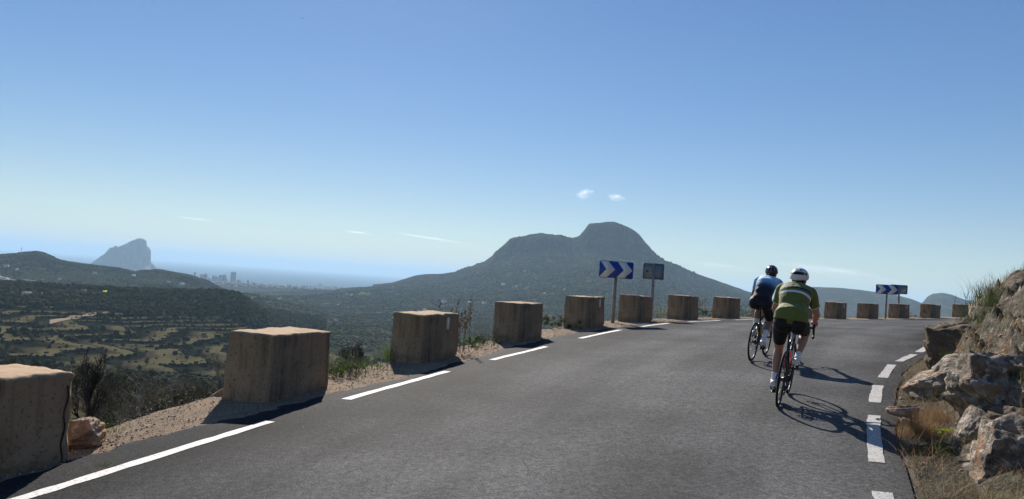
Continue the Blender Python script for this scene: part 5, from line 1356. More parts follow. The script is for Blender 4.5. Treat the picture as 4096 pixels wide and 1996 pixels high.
for (kind_, lab, p, kw) in PLANTS:
    kw = dict(kw)
    if kind_ == "tuft":
        m_ = {"green": M_green, "dark": M_dgreen, "straw": M_straw, "red": M_red}[kw.pop("mat")]
        tuft("grass_tuft", lab, p, mat=m_, **kw)
    elif kind_ == "reed":
        r = np.random.default_rng(kw["seed"]); root = empty("dry_reed", lab, "plant", p, kw.get("group"))
        hd = MB()
        for q in range(kw["n"]):
            a = r.uniform(0, 6.28); l = kw["h"] * r.uniform(.7, 1.05); bx, by = r.normal(0, kw["spread"], 2)
            pts = [(bx + math.cos(a) * .12 * l * u * u, by + math.sin(a) * .12 * l * u * u, l * u) for u in np.linspace(0, 1, 6)]
            st = MB(); st.tube(pts, [.006, .005, .0045, .004, .003, .002], 4); st.build("stem", M_straw, root)
            for e in range(26):
                u = r.uniform(.62, 1.02); c = np.array(pts[-1]) * (u) + r.normal(0, .018, 3)
                hd.ell(c, (.007, .007, .02), None, 5, 4)
        hd.build("seed_head", M_red, root)
    elif kind_ == "weed":
        r = np.random.default_rng(kw["seed"]); root = empty("weed", lab, "plant", p, kw.get("group"))
        n = kw["n"]; q = r.standard_normal((n, 3)) * [kw["spread"], kw["spread"], 0]
        V, F = blades(q, np.full(n, kw["h"]), kw.get("w", .008), np.full(n, .8), r); link("stem", np_mesh("stem", V, [F], False), kw.get("dry") and M_twig or M_dgreen, root)
        cen = [(r.normal(0, kw["spread"] * 1.3), r.normal(0, kw["spread"] * 1.3), r.uniform(.03, .85) * kw["h"]) for _ in range(34)]
        V, F = leaf_cloud(kw.get("leaves", 500), cen, [kw["h"] * .2] * 34, kw.get("leaf", .022), r)
        link("leaves", np_mesh("leaves", V, [F], False), {"lime": M_lime, "green": M_green, "dark": M_dgreen, "grey": M_gleaf}[kw.get("mat", "green")], root)
        if kw.get("flowers"):
            fb = MB()
            for e in range(kw["flowers"]):
                c = np.array([r.normal(0, kw["spread"] * 1.5), r.normal(0, kw["spread"] * 1.5), kw["h"] * r.uniform(.75, 1.25)])
                fb.ell(c, (.028, .028, .012), None, 8, 5); fb.tube([c * [.7, .7, 0], c], .003, 3)
            fb.build("flower_heads", M_yel if kw.get("col") == "y" else M_pale, root)
# ------------------------------------------------------------------ the two road bicycles and their riders
M_carbon = pmat("black_frame_paint", (.012, .012, .014), .28, spec=.5)
M_tyre = pmat("tyre_rubber", (.018, .017, .016), .8, spec=.25)
M_rim = pmat("black_rim", (.022, .022, .024), .4)
M_steel = pmat("bright_steel", (.55, .55, .56), .3, metallic=.9)
M_dsteel = pmat("dark_steel", (.10, .10, .11), .35, metallic=.8)
M_tape = pmat("bar_tape", (.016, .016, .017), .75)
M_sad = pmat("saddle_cover", (.014, .014, .015), .5)
M_redp = pmat("red_plastic", (.62, .018, .015), .4, transl=.15)
M_clear = pmat("translucent_blue_plastic", (.35, .47, .60), .35, transl=.3)
M_yelp = pmat("yellow_plastic", (.70, .50, .03), .45)
BB = np.array([.41, 0, .27]); RH = np.array([0, 0, .336]); FH = np.array([.99, 0, .336]); CR_L = .1725


def make_wheel(c, rear, parent, steer=None):
    c = np.asarray(c, float)
    mb = MB(); mb.torus(c, (0, 1, 0), .298, .017, 60, 8, .011); rim = mb.build("wheel", M_rim, parent)
    mb = MB(); mb.torus(c, (0, 1, 0), .3215, .0145, 60, 8, .0145); mb.build("tyre", M_tyre, rim)
    mb = MB()
    for k in range(24):
        a = k / 24 * 2 * np.pi; sgn = 1 if k % 2 else -1; b = a + (.9 if (k // 2) % 2 else -.9)
        mb.tube([c + [.022 * math.cos(b), sgn * .028, .022 * math.sin(b)], c + [.288 * math.cos(a), sgn * .003, .288 * math.sin(a)]], .0013, 4, False)
    mb.build("spokes", M_dsteel, rim)
    mb = MB(); mb.tube([c + [0, -.05, 0], c + [0, -.03, 0], c + [0, .03, 0], c + [0, .05, 0]], [.012, .02, .02, .012], 12)
    mb.tube([c + [0, -.068, 0], c + [0, .068, 0]], .006, 8); mb.build("hub", M_dsteel, rim)
    mb = MB(); mb.torus(c + [0, .038, 0], (0, 1, 0), .068, .010, 32, 4, .0012)
    for k in range(5):
        a = k * 1.2566; mb.tube([c + [0, .038, 0], c + [.06 * math.cos(a), .038, .06 * math.sin(a)]], .003, 4)
    mb.build("brake_disc", M_steel, rim)
    return rim


def make_bike(lab, Mw, crank_deg, cage_mat):
    """x forward, y left, z up; origin where the rear tyre touches the road; crank_deg: left pedal from forward, upwards"""
    root = empty("road_bicycle", lab, "bicycle", mat=Mw)
    seat_top = np.array([.275, 0, .715]); clamp = np.array([.207, 0, .94])
    mb = MB()
    mb.tube([BB, seat_top], [(.017, .022), (.015, .018)], 12, True, (1, 0, .2))
    mb.tube([seat_top - [-.012, 0, .035], (.815, 0, .805)], [(.015, .018)] * 2, 12, True, (0, 0, 1))
    mb.tube([BB, (.60, 0, .47), (.838, 0, .71)], [(.024, .028), (.023, .027), (.020, .026)], 12, True, (-.7, 0, .7))
    mb.tube([(.850, 0, .665), (.805, 0, .835)], [.024, .021], 12)
    mb.tube([BB + [0, -.04, 0], BB + [0, .04, 0]], .026, 12)
    for s in (-1, 1):
        mb.tube([BB + [-.03, s * .025, 0], (.22, s * .045, .29), RH + [0, s * .062, 0]], [(.010, .014), (.009, .012), (.009, .010)], 8, True, (0, 0, 1))
        mb.tube([(.297, s * .014, .63), (.20, s * .035, .52), RH + [0, s * .062, 0]], [.010, .008, .008], 8)
    mb.build("frame", M_carbon, root)
    mb = MB()
    mb.tube([(.85, 0, .665), (.857, 0, .64)], .024, 10)
    for s in (-1, 1): mb.tube([(.857, s * .02, .65), (.885, s * .046, .56), (.945, s * .05, .43), FH + [0, s * .052, 0]], [(.012, .02), (.011, .019), (.009, .014), (.008, .009)], 8, True, (1, 0, .3))
    mb.build("fork", M_carbon, root)
    mb = MB(); mb.tube([seat_top - [-.01, 0, .03], clamp], [.0135, .0135], 10); mb.build("seatpost", M_carbon, root)
    mb = MB()
    mb.tube([(.07, 0, .972), (.10, 0, .980), (.17, 0, .976), (.24, 0, .972), (.31, 0, .968), (.345, 0, .962)], [(.055, .012), (.074, .020), (.062, .022), (.032, .018), (.021, .016), (.014, .01)], 14, True, (0, 0, 1))
    sd_ = mb.build("saddle", M_sad, root)
    mb = MB()
    for s in (-1, 1): mb.tube([(.10, s * .03, .962), (.15, s * .022, .944), (.24, s * .022, .944), (.32, s * .008, .955)], .0035, 6)
    mb.build("saddle_rail", M_steel, sd_)
    mb = MB(); mb.tube([(.807, 0, .83), (.80, 0, .872)], .018, 10); mb.tube([(.80, 0, .866), (.90, 0, .902)], [.018, .016], 10); mb.build("stem", M_carbon, root)
    mb = MB()
    pts = []
    for s in (1, -1):
        h = [(.90, s * .02, .902), (.90, s * .12, .902), (.905, s * .175, .902), (.935, s * .20, .902), (.975, s * .207, .895), (.998, s * .21, .865), (.995, s * .213, .825), (.965, s * .216, .795), (.92, s * .22, .785), (.86, s * .222, .783)]
        mb.tube(h, [.0135, .0135, .0145, .0155, .0155, .0155, .0155, .0155, .0155, .0155], 10)
    mb.tube([(.90, -.03, .902), (.90, .03, .902)], .016, 12)
    hb = mb.build("handlebar", M_tape, root)
    for s in (1, -1):
        mb = MB(); mb.tube([(.955, s * .207, .905), (.99, s * .207, .925), (1.03, s * .207, .94), (1.05, s * .207, .965), (1.055, s * .207, .985)], [(.017, .02), (.018, .022), (.018, .021), (.016, .018), (.010, .012)], 10, True, (0, 0, 1)); mb.build("brake_hood", M_tape, hb)
        mb = MB(); mb.tube([(1.04, s * .212, .945), (1.052, s * .214, .90), (1.04, s * .216, .85), (1.025, s * .218, .82)], [(.007, .012), (.006, .012), (.005, .011), (.004, .008)], 8, True, (1, 0, 0)); mb.build("brake_lever", M_dsteel, hb)
    make_wheel(RH, True, root); make_wheel(FH, False, root)
    # drivetrain on the right-hand side
    mb = MB(); mb.torus(BB + [0, -.045, 0], (0, 1, 0), .092, .012, 44, 4, .002); mb.torus(BB + [0, -.040, 0], (0, 1, 0), .070, .008, 36, 4, .002)
    for k in range(4):
        a = k * 1.5708 + .6; mb.tube([BB + [0, -.047, 0], BB + [.085 * math.cos(a), -.046, .085 * math.sin(a)]], .008, 6)
    mb.build("chainring", M_dsteel, root)
    mb = MB()
    for k, r_ in enumerate((.048, .042, .036, .030, .025)): mb.tube([RH + [0, -.022 - k * .006, 0], RH + [0, -.025 - k * .006, 0]], r_, 24)
    mb.build("cassette", M_dsteel, root)
    mb = MB(); a = np.linspace(-1.45, 1.7, 14)
    ch = [BB + [.094 * math.cos(q), -.046, .094 * math.sin(q)] for q in a] + [RH + [.01, -.040, .047], RH + [-.035, -.040, .01], RH + [.0, -.040, -.05], RH + [.02, -.040, -.085], RH + [.03, -.042, -.17], RH + [.06, -.044, -.165], BB + [.094 * math.cos(a[0]), -.046, .094 * math.sin(a[0])]]
    mb.tube(ch, .0045, 5); mb.build("chain", M_dsteel, root)
    mb = MB(); mb.tube([RH + [.0, -.066, -.01], RH + [.0, -.07, -.06], RH + [.02, -.05, -.085], RH + [.035, -.045, -.165]], [.012, .014, .012, .009], 8)
    for q in (-.085, -.165): mb.tube([RH + [.03, -.038, q], RH + [.03, -.048, q]], .022, 14)
    mb.build("rear_derailleur", M_dsteel, root)
    th = R(crank_deg); dirs = {1: np.array([math.cos(th), 0, math.sin(th)]), -1: -np.array([math.cos(th), 0, math.sin(th)])}
    ped = {}
    for s in (1, -1):
        e = BB + dirs[s] * CR_L
        mb = MB(); mb.tube([BB + [0, s * .055, 0], BB + dirs[s] * .08 + [0, s * .066, 0], e + [0, s * .07, 0]], [(.017, .012), (.014, .010), (.012, .010)], 10, True, (0, 1, 0)); mb.build("crank_arm", M_carbon, root)
        pc = e + [0, s * .115, 0]; ped[s] = pc
        mb = MB(); mb.tube([e + [0, s * .07, 0], pc + [0, s * .03, 0]], .007, 8); mb.tube([pc + [-.04, 0, .002], pc + [0, 0, 0], pc + [.045, 0, .004]], [(.022, .009), (.032, .011), (.016, .008)], 10, True, (0, 0, 1)); mb.build("pedal", M_dsteel, root)
    # two bottle cages
    mb = MB()
    for b0, b1, n_ in ((BB + (seat_top - BB) * .22, BB + (seat_top - BB) * .62, np.array([.95, 0, .29])), (BB + (np.array([.838, 0, .71]) - BB) * .28, BB + (np.array([.838, 0, .71]) - BB) * .62, np.array([-.7, 0, .72]))):
        n_ = n_ / np.linalg.norm(n_); ax = (b1 - b0) / np.linalg.norm(b1 - b0)
        for s in (-1, 1): mb.tube([b0 + n_ * .03, b0 + n_ * .05 + [0, s * .036, 0], b0 + ax * .09 + n_ * .066 + [0, s * .040, 0], b0 + ax * .13 + n_ * .045 + [0, s * .036, 0]], .0045, 6)
        mb.tube([b0 + n_ * .032, b0 + ax * .14 + n_ * .03], .006, 6)
    mb.build("bottle_cage", cage_mat, root)
    return root, ped


def bottle(lab, Mw, base, axis, mat, capm, L=.19):
    axis = np.asarray(axis, float); axis /= np.linalg.norm(axis); u, v, w = frame_from(axis)
    Mx = Matrix(((u[0], v[0], w[0], base[0]), (u[1], v[1], w[1], base[1]), (u[2], v[2], w[2], base[2]), (0, 0, 0, 1)))
    root = empty("water_bottle", lab, "bottle", mat=Mw @ Mx)
    z = np.array([0, .01, .09, .10, .125, .135, L - .02, L]); r_ = [.034, .037, .037, .034, .034, .037, .036, .030]
    mb = MB(); mb.tube([(0, 0, q) for q in z], r_, 18); mb.build("body", mat, root)
    mb = MB(); mb.tube([(0, 0, L), (0, 0, L + .015), (0, 0, L + .018), (0, 0, L + .035)], [.031, .030, .011, .009], 16); mb.build("cap", capm, root)
    return root


def two_bone(a, c, l1, l2, pole):
    a, c, pole = np.asarray(a, float), np.asarray(c, float), np.asarray(pole, float)
    d = c - a; L = np.linalg.norm(d); dn = d / L
    L = min(L, (l1 + l2) * .999)
    x = (l1 * l1 - l2 * l2 + L * L) / (2 * L); h = math.sqrt(max(l1 * l1 - x * x, 0))
    p = pole - dn * pole.dot(dn); p /= np.linalg.norm(p)
    return a + dn * x + p * h


SKIN_L = [(14, 3, .4, .6, (.36, .20, .14), .6)]


def lerp(a, b, t): return np.asarray(a) * (1 - t) + np.asarray(b) * t


def make_rider(lab, Mw, ped, spec):
    root = empty("person", lab, "person", mat=Mw)
    H = spec
    hipc = np.array(H.get("hip", (.205, 0, 1.045))); chest_dir = np.array([math.cos(R(H["lean"])), 0, math.sin(R(H["lean"]))])
    sh_c = hipc + chest_dir * .47
    sway = H.get("sway", 0.0)
    hip = {s: hipc + np.array([.005, s * .095, -.035]) for s in (1, -1)}
    sho = {s: sh_c + np.array([.0, s * .175 + sway, -.005]) for s in (1, -1)}
    neck = sh_c + np.array([.045, sway, .040]); head = sh_c + np.array([.150, sway + H.get("hy", 0), .135])
    wrist = {s: np.array([.945, s * .208, .972]) for s in (1, -1)}
    elb = {s: two_bone(sho[s], wrist[s], .30, .285, (-.6, s * .55, -.55)) for s in (1, -1)}
    ball, ank, heel, toe = {}, {}, {}, {}
    for s in (1, -1):
        p = R(H["foot"][s]); c, n = math.cos(p), math.sin(p)
        def rot(v): return np.array([v[0] * c + v[2] * n, v[1], -v[0] * n + v[2] * c])
        ball[s] = ped[s] + np.array([0, 0, .030]); ank[s] = ball[s] - rot((.125, 0, -.085)); heel[s] = ball[s] - rot((.185, 0, 0)); toe[s] = ball[s] + rot((.085, 0, 0))
    knee = {s: two_bone(hip[s], ank[s], .445, .435, (1, s * H["knee_out"], .3)) for s in (1, -1)}
    spine = [hipc + [-.035, 0, -.075], hipc + [-.02, 0, 0], lerp(hipc, sh_c, .25) + [-.015, sway * .2, .012], lerp(hipc, sh_c, .5) + [-.035, sway * .5, .035], lerp(hipc, sh_c, .75) + [-.035, sway * .8, .04], sh_c + [-.01, sway, .025], sh_c + [.04, sway, .045]]
    srad = [(.125, .085), (.160, .115), (.148, .108), (.155, .112), (.172, .115), (.165, .09), (.085, .06)]
    g = H.get("girth", 1.0); srad = [(a * g, b * g) for a, b in srad]

    def torso(mb, f, upto=7): mb.tube(spine[:upto], [(a + f, b + f) for a, b in srad[:upto]], 24, True, (-.6, 0, .8))
    def thigh(mb, s, f, t1=1.0):
        a, b = hip[s], knee[s]
        tt = np.array([-.08, .12, .35, .6, .85, 1.0]); rr = np.array([.098, .098, .090, .076, .062, .056])
        k = tt <= t1 + 1e-6; q = list(tt[k]); r_ = list(rr[k])
        if t1 < 1.0: q.append(t1); r_.append(float(np.interp(t1, tt, rr)))
        mb.tube([lerp(a, b, u) + np.array([0, s * .006 * math.sin(3.1 * u), 0]) for u in q], [v + f for v in r_], 18)
    def shank(mb, s, f, t0=0.0, t1=1.0):
        a, b = knee[s], ank[s]; back = np.cross(b - a, [0, 1, 0]); back /= np.linalg.norm(back)
        if back[0] > 0: back = -back
        tt = np.linspace(t0, t1, 9); rr = np.interp(tt, [0, .12, .3, .5, .75, .92, 1], [.054, .053, .058, .051, .036, .031, .034])
        off = np.interp(tt, [0, .3, .6, 1], [0, .016, .008, 0])
        mb.tube([lerp(a, b, u) + back * o for u, o in zip(tt, off)], [v + f for v in rr], 16)
    # ---- body: one continuous skin
    mb = MB(); torso(mb, 0)
    for s in (1, -1):
        thigh(mb, s, 0); shank(mb, s, 0); mb.ell(knee[s], (.056, .056, .058))
        mb.tube([heel[s] + [.015, 0, .035], lerp(heel[s], ball[s], .5) + [0, 0, .04], ball[s] + [0, 0, .025], toe[s] + [0, 0, .012]], [.033, .036, .034, .022], 12)
        mb.ell(ank[s], (.036, .034, .038))
        mb.ell(sho[s] + [0, -s * .012, 0], (.068, .066, .068)); mb.tube([sh_c + [0, s * .06 + sway, .01], sho[s]], [.085, .066], 14)
        mb.tube([lerp(sho[s], elb[s], u) for u in (0, .3, .65, 1)], [.056, .055, .046, .040], 14); mb.ell(elb[s], (.041,) * 3)
        mb.tube([lerp(elb[s], wrist[s], u) for u in (0, .25, .6, 1)], [.041, .044, .034, .026], 14)
        # hand on the brake hood: palm on top, four fingers round the outside, thumb inside
        w = wrist[s]; mb.tube([w, w + [.03, 0, .004], w + [.062, s * .004, .002]], [(.030, .022), (.040, .020), (.040, .017)], 12, True, (0, 0, 1))
        for q in range(4):
            bx = w[0] + .088 - q * .020; L = (.9, 1.0, .95, .8)[q]
            mb.tube([(bx - .03, w[1] + s * .018, w[2] + .004), (bx, w[1] + s * .034, w[2] - .004), (bx + .014, w[1] + s * .036, w[2] - .030 * L), (bx + .010, w[1] + s * .022, w[2] - .055 * L), (bx + .002, w[1] + s * .004, w[2] - .064 * L)], [.0105, .0100, .0095, .009, .0075], 8)
        mb.tube([(w[0] + .01, w[1] - s * .022, w[2]), (w[0] + .045, w[1] - s * .036, w[2] - .010), (w[0] + .072, w[1] - s * .030, w[2] - .030), (w[0] + .085, w[1] - s * .016, w[2] - .040)], [.014, .0125, .011, .008], 8)
    fw = np.array([math.cos(H.get("look", 0)), math.sin(H.get("look", 0)), 0]); sd_ = np.array([-fw[1], fw[0], 0])
    Rh = np.stack([fw, sd_, [0, 0, 1]], 1)
    mb.tube([neck - [.02, 0, .05], neck + [.02, 0, .03], head + [-.02, 0, -.05]], [.066, .058, .058], 14)
    mb.ell(head + [0, 0, .02], (.098, .076, .098), Rh); mb.ell(head + fw * .035 + [0, 0, -.055], (.060, .056, .062), Rh)
    mb.tube([head + fw * .088 + [0, 0, .02], head + fw * .108 + [0, 0, -.012], head + fw * .112 + [0, 0, -.028]], [.010, .014, .015], 8)      # nose
    mb.ell(head + fw * .090 + [0, 0, -.062], (.012, .026, .008), Rh); mb.ell(head + fw * .086 + [0, 0, -.098], (.022, .022, .016), Rh)
    for s in (1, -1):
        mb.ell(head + sd_ * s * .077 + [-.008, 0, -.012], (.018, .010, .032), Rh); mb.ell(head + fw * .086 + sd_ * s * .030 + [0, 0, .018], (.010, .016, .010), Rh)
    remesh(mb, "body", .0075, 3, H["skin"], root)
    # ---- clothes
    mb = MB(); torso(mb, .012)
    ht = H.get("sleeve", .62)
    for s in (1, -1):
        mb.tube([sh_c + [0, s * .06 + sway, .012], sho[s]], [.096, .080], 14); mb.ell(sho[s] + [0, -s * .01, 0], (.082, .080, .080))
        mb.tube([lerp(sho[s], elb[s], u) for u in np.linspace(0, ht, 4)], [.072, .070, .064, .060], 16)
    mb.tube([neck - [.03, 0, .035], neck + [-.008, 0, .012], neck + [.002, 0, .034]], [.082, .071, .069], 16)
    back = np.array([-math.sin(R(H["lean"])), 0, math.cos(R(H["lean"]))])
    for y, w_, u in H["pockets"]: mb.ell(lerp(hipc, sh_c, u) + back * .10 + [0, y, 0], (.085, w_, .045), np.stack([chest_dir, [0, 1, 0], back], 1))
    if H.get("loose"): mb.tube([hipc + [-.06, 0, -.025], hipc + [-.045, 0, .03], lerp(hipc, sh_c, .36)], [(.196, .142), (.202, .150), (.178, .128)], 24, True, (-.6, 0, .8))
    def wr(co): return .0045 * fbm(co[:, 0] * 9, co[:, 1] * 7, co[:, 2] * 16, oct=3, seed=H["seed"]) + .004 * fbm(co[:, 0] * 4, co[:, 1] * 14, co[:, 2] * 5, oct=2, seed=H["seed"] + 1)
    jersey = remesh(mb, "jersey", .0085, 4, H["jersey"], root, wr)
    if H.get("cuff"):
        mb = MB()
        for s in (1, -1):
            d = elb[s] - sho[s]; c = lerp(sho[s], elb[s], ht); mb.torus(c, d, .060, .006, 28, 6, .007)
        mb.build("cuff", H["cuff"], jersey)
    mb = MB(); mb.tube(spine[:3], [(a + .009, b + .009) for a, b in srad[:3]], 24, True, (-.6, 0, .8))
    for s in (1, -1): thigh(mb, s, .007, H.get("short", .80))
    for s in (1, -1): mb.ell(hip[s] + [-.045, -s * .005, -.025], (.118, .106, .118))
    mb.ell(hipc + [-.02, 0, -.05], (.12, .10, .075))
    remesh(mb, "shorts", .0085, 4, H["shorts"], root, lambda co: .003 * fbm(co[:, 0] * 12, co[:, 1] * 12, co[:, 2] * 12, oct=2))
    for s in (1, -1):
        t0 = H["sock"][s]
        mb = MB(); shank(mb, s, .004, t0, 1.0); mb.ell(ank[s], (.041, .039, .042)); remesh(mb, "sock", .006, 2, H["sockm"], root)
        mb = MB()
        up_ = (ank[s] - (heel[s] + ball[s]) / 2); up_ /= np.linalg.norm(up_)
        mb.tube([heel[s] + up_ * .035, lerp(heel[s], ball[s], .22) + up_ * .045, lerp(heel[s], ball[s], .6) + up_ * .040, ball[s] + up_ * .030, lerp(ball[s], toe[s], .6) + up_ * .022, toe[s] + up_ * .016], [(.030, .040), (.036, .052), (.039, .046), (.045, .035), (.040, .026), (.022, .014)], 18, True, up_)
        mb.tube([ank[s] + up_ * .012, ank[s] - up_ * .02], [.044, .046], 16)
        sho_ = remesh(mb, "shoe", .006, 3, H["shoe"], root)
        mb = MB(); mb.tube([heel[s] + up_ * .004, lerp(heel[s], ball[s], .4) + up_ * .006, ball[s] + up_ * .002, toe[s] + up_ * .004], [(.031, .011), (.033, .008), (.045, .010), (.024, .008)], 14, True, up_); mb.tube([ball[s], ball[s] - up_ * .016], [.026, .022], 12)
        mb.build("sole", M_sole, sho_)
        mb = MB(); mb.torus(lerp(heel[s], ball[s], .70) + up_ * .045, ball[s] - heel[s], .041, .004, 24, 5, .006); mb.build("strap", M_sole, sho_)
    # ---- head gear
    hc = head + np.array([-.012, 0, .040])
    mb = MB(); mb.ell(head + fw * -.018 + [0, 0, .008], (.095, .081, .098), Rh); mb.ell(head + fw * -.05 + [0, 0, -.045], (.048, .062, .055), Rh); mb.build("hair", H["hair"], root)
    def hel(phi, th, f=1.0):
        d = np.array([math.sin(th) * math.cos(phi) * .142, math.sin(th) * math.sin(phi) * .108, math.cos(th) * .118]) * f
        d[0] *= 1.0 + .10 * (math.cos(phi) < 0)
        return hc + Rh @ d
    n1, n2 = 40, 12
    V, F = [], []
    for layer, f in ((0, 1.0), (1, .90)):
        for i in range(n2 + 1):
            for j in range(n1):
                ph = j / n1 * 2 * np.pi; tm = R(101) - R(16) * max(0, math.cos(ph)) + R(9) * max(0, -math.cos(ph)) + R(2) * math.cos(4 * ph)
                V.append(hel(ph, .02 + (tm - .02) * i / n2, f))
    m_ = (n2 + 1) * n1
    for l_ in (0, 1):
        for i in range(n2):
            for j in range(n1):
                q = [l_ * m_ + i * n1 + j, l_ * m_ + (i + 1) * n1 + j, l_ * m_ + (i + 1) * n1 + (j + 1) % n1, l_ * m_ + i * n1 + (j + 1) % n1]
                F.append(q if l_ == 0 else q[::-1])
    for j in range(n1):
        a, b = n2 * n1 + j, n2 * n1 + (j + 1) % n1; F.append([a, m_ + a, m_ + b, b])
    helm = link("helmet", np_mesh("helmet", V, [np.array(F)]), H["helmet"], root)
    for (p0, p1, t0, t1, mk) in H["vents"]:
        mb = MB(); V, F = [], []; nu, nv = 10, 5
        for f in (1.012, .97):
            for i in range(nu + 1):
                for j in range(nv + 1):
                    u = i / nu; sh = .25 * abs(u - .5)
                    V.append(hel(R(p0 + (p1 - p0) * u), R(t0 + (t1 - t0) * (j / nv) + (t1 - t0) * sh * (1 - 2 * j / nv)), f))
        k2 = (nu + 1) * (nv + 1)
        for i in range(nu):
            for j in range(nv):
                q = [i * (nv + 1) + j, i * (nv + 1) + j + 1, (i + 1) * (nv + 1) + j + 1, (i + 1) * (nv + 1) + j]; F.append(q); F.append([v + k2 for v in q[::-1]])
        rimq = [i * (nv + 1) for i in range(nu + 1)] + [nu * (nv + 1) + j for j in range(1, nv + 1)] + [i * (nv + 1) + nv for i in range(nu - 1, -1, -1)] + [j for j in range(nv - 1, 0, -1)]
        for a, b in zip(rimq, rimq[1:] + rimq[:1]): F.append([a, b, b + k2, a + k2])
        mb.add(V, F); mb.build("vent", mk, helm)  # dark vents, and on the black helmet also painted reflections
    mb = MB()
    for s in (1, -1): mb.tube([hel(R(95 * s), R(96), .93), head + sd_ * s * .072 + fw * .02 + [0, 0, -.06], head + fw * .06 + [0, 0, -.11]], .004, 5)
    mb.build("strap", M_sole, helm)
    if H.get("glasses"):
        mb = MB()
        for s in (1, -1):
            mb.tube([head + sd_ * s * .080 + fw * -.01 + [0, 0, .012], head + sd_ * s * .076 + fw * .075 + [0, 0, .016]], .004, 6)
            mb.tube([head + sd_ * s * .074 + fw * .078 + [0, 0, .012], head + sd_ * s * .045 + fw * .104 + [0, 0, .008], head + fw * .118 + [0, 0, .010]], [(.004, .016), (.004, .022), (.004, .012)], 8, True, (0, 0, 1))
        mb.build("sunglasses", pmat("dark_lens", (.01, .01, .012), .1), root)
    return root, jersey, hipc, sh_c, back, chest_dir


def jersey_mat(name, hipc, cd, stops, sleeve, rough=.75):
    """cloth coloured in bands along the back; stops: (position 0 hip .. 1 collar, colour, hard edge)"""
    m, nt, b = new_mat(name)
    tc = nt.nodes.new("ShaderNodeTexCoord").outputs["Object"]
    sb = nt.nodes.new("ShaderNodeVectorMath"); sb.operation = 'SUBTRACT'; sb.inputs[1].default_value = hipc; nt.links.new(tc, sb.inputs[0])
    dt = nt.nodes.new("ShaderNodeVectorMath"); dt.operation = 'DOT_PRODUCT'; dt.inputs[1].default_value = cd; nt.links.new(sb.outputs[0], dt.inputs[0])
    sc = nt.nodes.new("ShaderNodeMath"); sc.operation = 'MULTIPLY_ADD'; sc.inputs[1].default_value = 1 / .60; sc.inputs[2].default_value = .15; nt.links.new(dt.outputs["Value"], sc.inputs[0])
    rp = nt.nodes.new("ShaderNodeValToRGB"); e = rp.color_ramp.elements
    e[0].position, e[0].color = stops[0][0], c4(stops[0][1]); e[1].position, e[1].color = stops[-1][0], c4(stops[-1][1])
    for p, c in stops[1:-1]: q = e.new(p); q.color = c4(c)
    nt.links.new(sc.outputs[0], rp.inputs[0])
    sy = nt.nodes.new("ShaderNodeSeparateXYZ"); nt.links.new(tc, sy.inputs[0])
    ab = nt.nodes.new("ShaderNodeMath"); ab.operation = 'ABSOLUTE'; nt.links.new(sy.outputs["Y"], ab.inputs[0])
    gt = nt.nodes.new("ShaderNodeMath"); gt.operation = 'GREATER_THAN'; gt.inputs[1].default_value = .178; nt.links.new(ab.outputs[0], gt.inputs[0])
    mx = nt.nodes.new("ShaderNodeMixRGB"); nt.links.new(gt.outputs[0], mx.inputs[0]); nt.links.new(rp.outputs[0], mx.inputs[1]); mx.inputs[2].default_value = c4(sleeve)
    nt.links.new(mx.outputs[0], b.inputs["Base Color"])
    nz = node(nt, "ShaderNodeTexNoise", Scale=14.0, Detail=3.0, Vector=tc)
    bp = nt.nodes.new("ShaderNodeBump"); bp.inputs["Strength"].default_value = .5; bp.inputs["Distance"].default_value = .02
    nt.links.new(nz.outputs[0], bp.inputs["Height"]); nt.links.new(bp.outputs[0], b.inputs["Normal"])
    b.inputs["Roughness"].default_value = rough; b.inputs["Specular IOR Level"].default_value = .25
    try: b.inputs["Sheen Weight"].default_value = .15
    except KeyError: pass
    return m


M_sole = pmat("black_sole", (.015, .015, .015), .6)
M_sock = pmat("white_sock", (.74, .73, .74), .9)
M_shoe = pmat("white_shoe", (.70, .69, .68), .4)
M_shorts = pmat("black_lycra", (.010, .010, .012), .65, spec=.3)
M_skin = pmat("skin", (.42, .22, .15), .55, layers=SKIN_L)
M_skin2 = pmat("tanned_skin", (.33, .175, .115), .5, layers=[(14, 3, .4, .6, (.27, .14, .09), .6)])
M_hair = pmat("dark_hair", (.018, .013, .010), .7)
M_whel = pmat("white_helmet", (.62, .62, .62), .35)
M_bhel = pmat("black_helmet", (.014, .014, .017), .18, spec=.6)
M_vent = pmat("dark_vent", (.012, .012, .013), .5)
M_line = pmat("pale_helmet_line", (.35, .36, .38), .4)  # reflections on the black shell, painted as thin pale strips
GREEN, NAVY, WHITE = (.125, .137, .026), (.012, .016, .035), (.70, .70, .68)


def bike_matrix(x, y, heading, lean):
    """rear tyre at (x, y); heading from +Y towards +X; lean to the right; follows the slope of the road"""
    def gz(px, py):
        s, t = road_st(px, py); return float(road_pt(s, t, 0)[2])
    h = R(heading); f2 = np.array([math.sin(h), math.cos(h)]); z0 = gz(x, y); z1 = gz(x + f2[0] * .99, y + f2[1] * .99)
    f = np.array([f2[0] * .99, f2[1] * .99, z1 - z0]); f /= np.linalg.norm(f)
    left = np.array([-f2[1], f2[0], 0.0]); up = np.cross(f, left); l = R(lean)
    up, left = up * math.cos(l) - left * math.sin(l), left * math.cos(l) + up * math.sin(l)
    return Matrix(((f[0], left[0], up[0], x), (f[1], left[1], up[1], y), (f[2], left[2], up[2], z0 + .002), (0, 0, 0, 1)))


def lean_frame(lean): return np.array([math.cos(R(lean)), 0, math.sin(R(lean))])


hip0 = (.205, 0, 1.045)
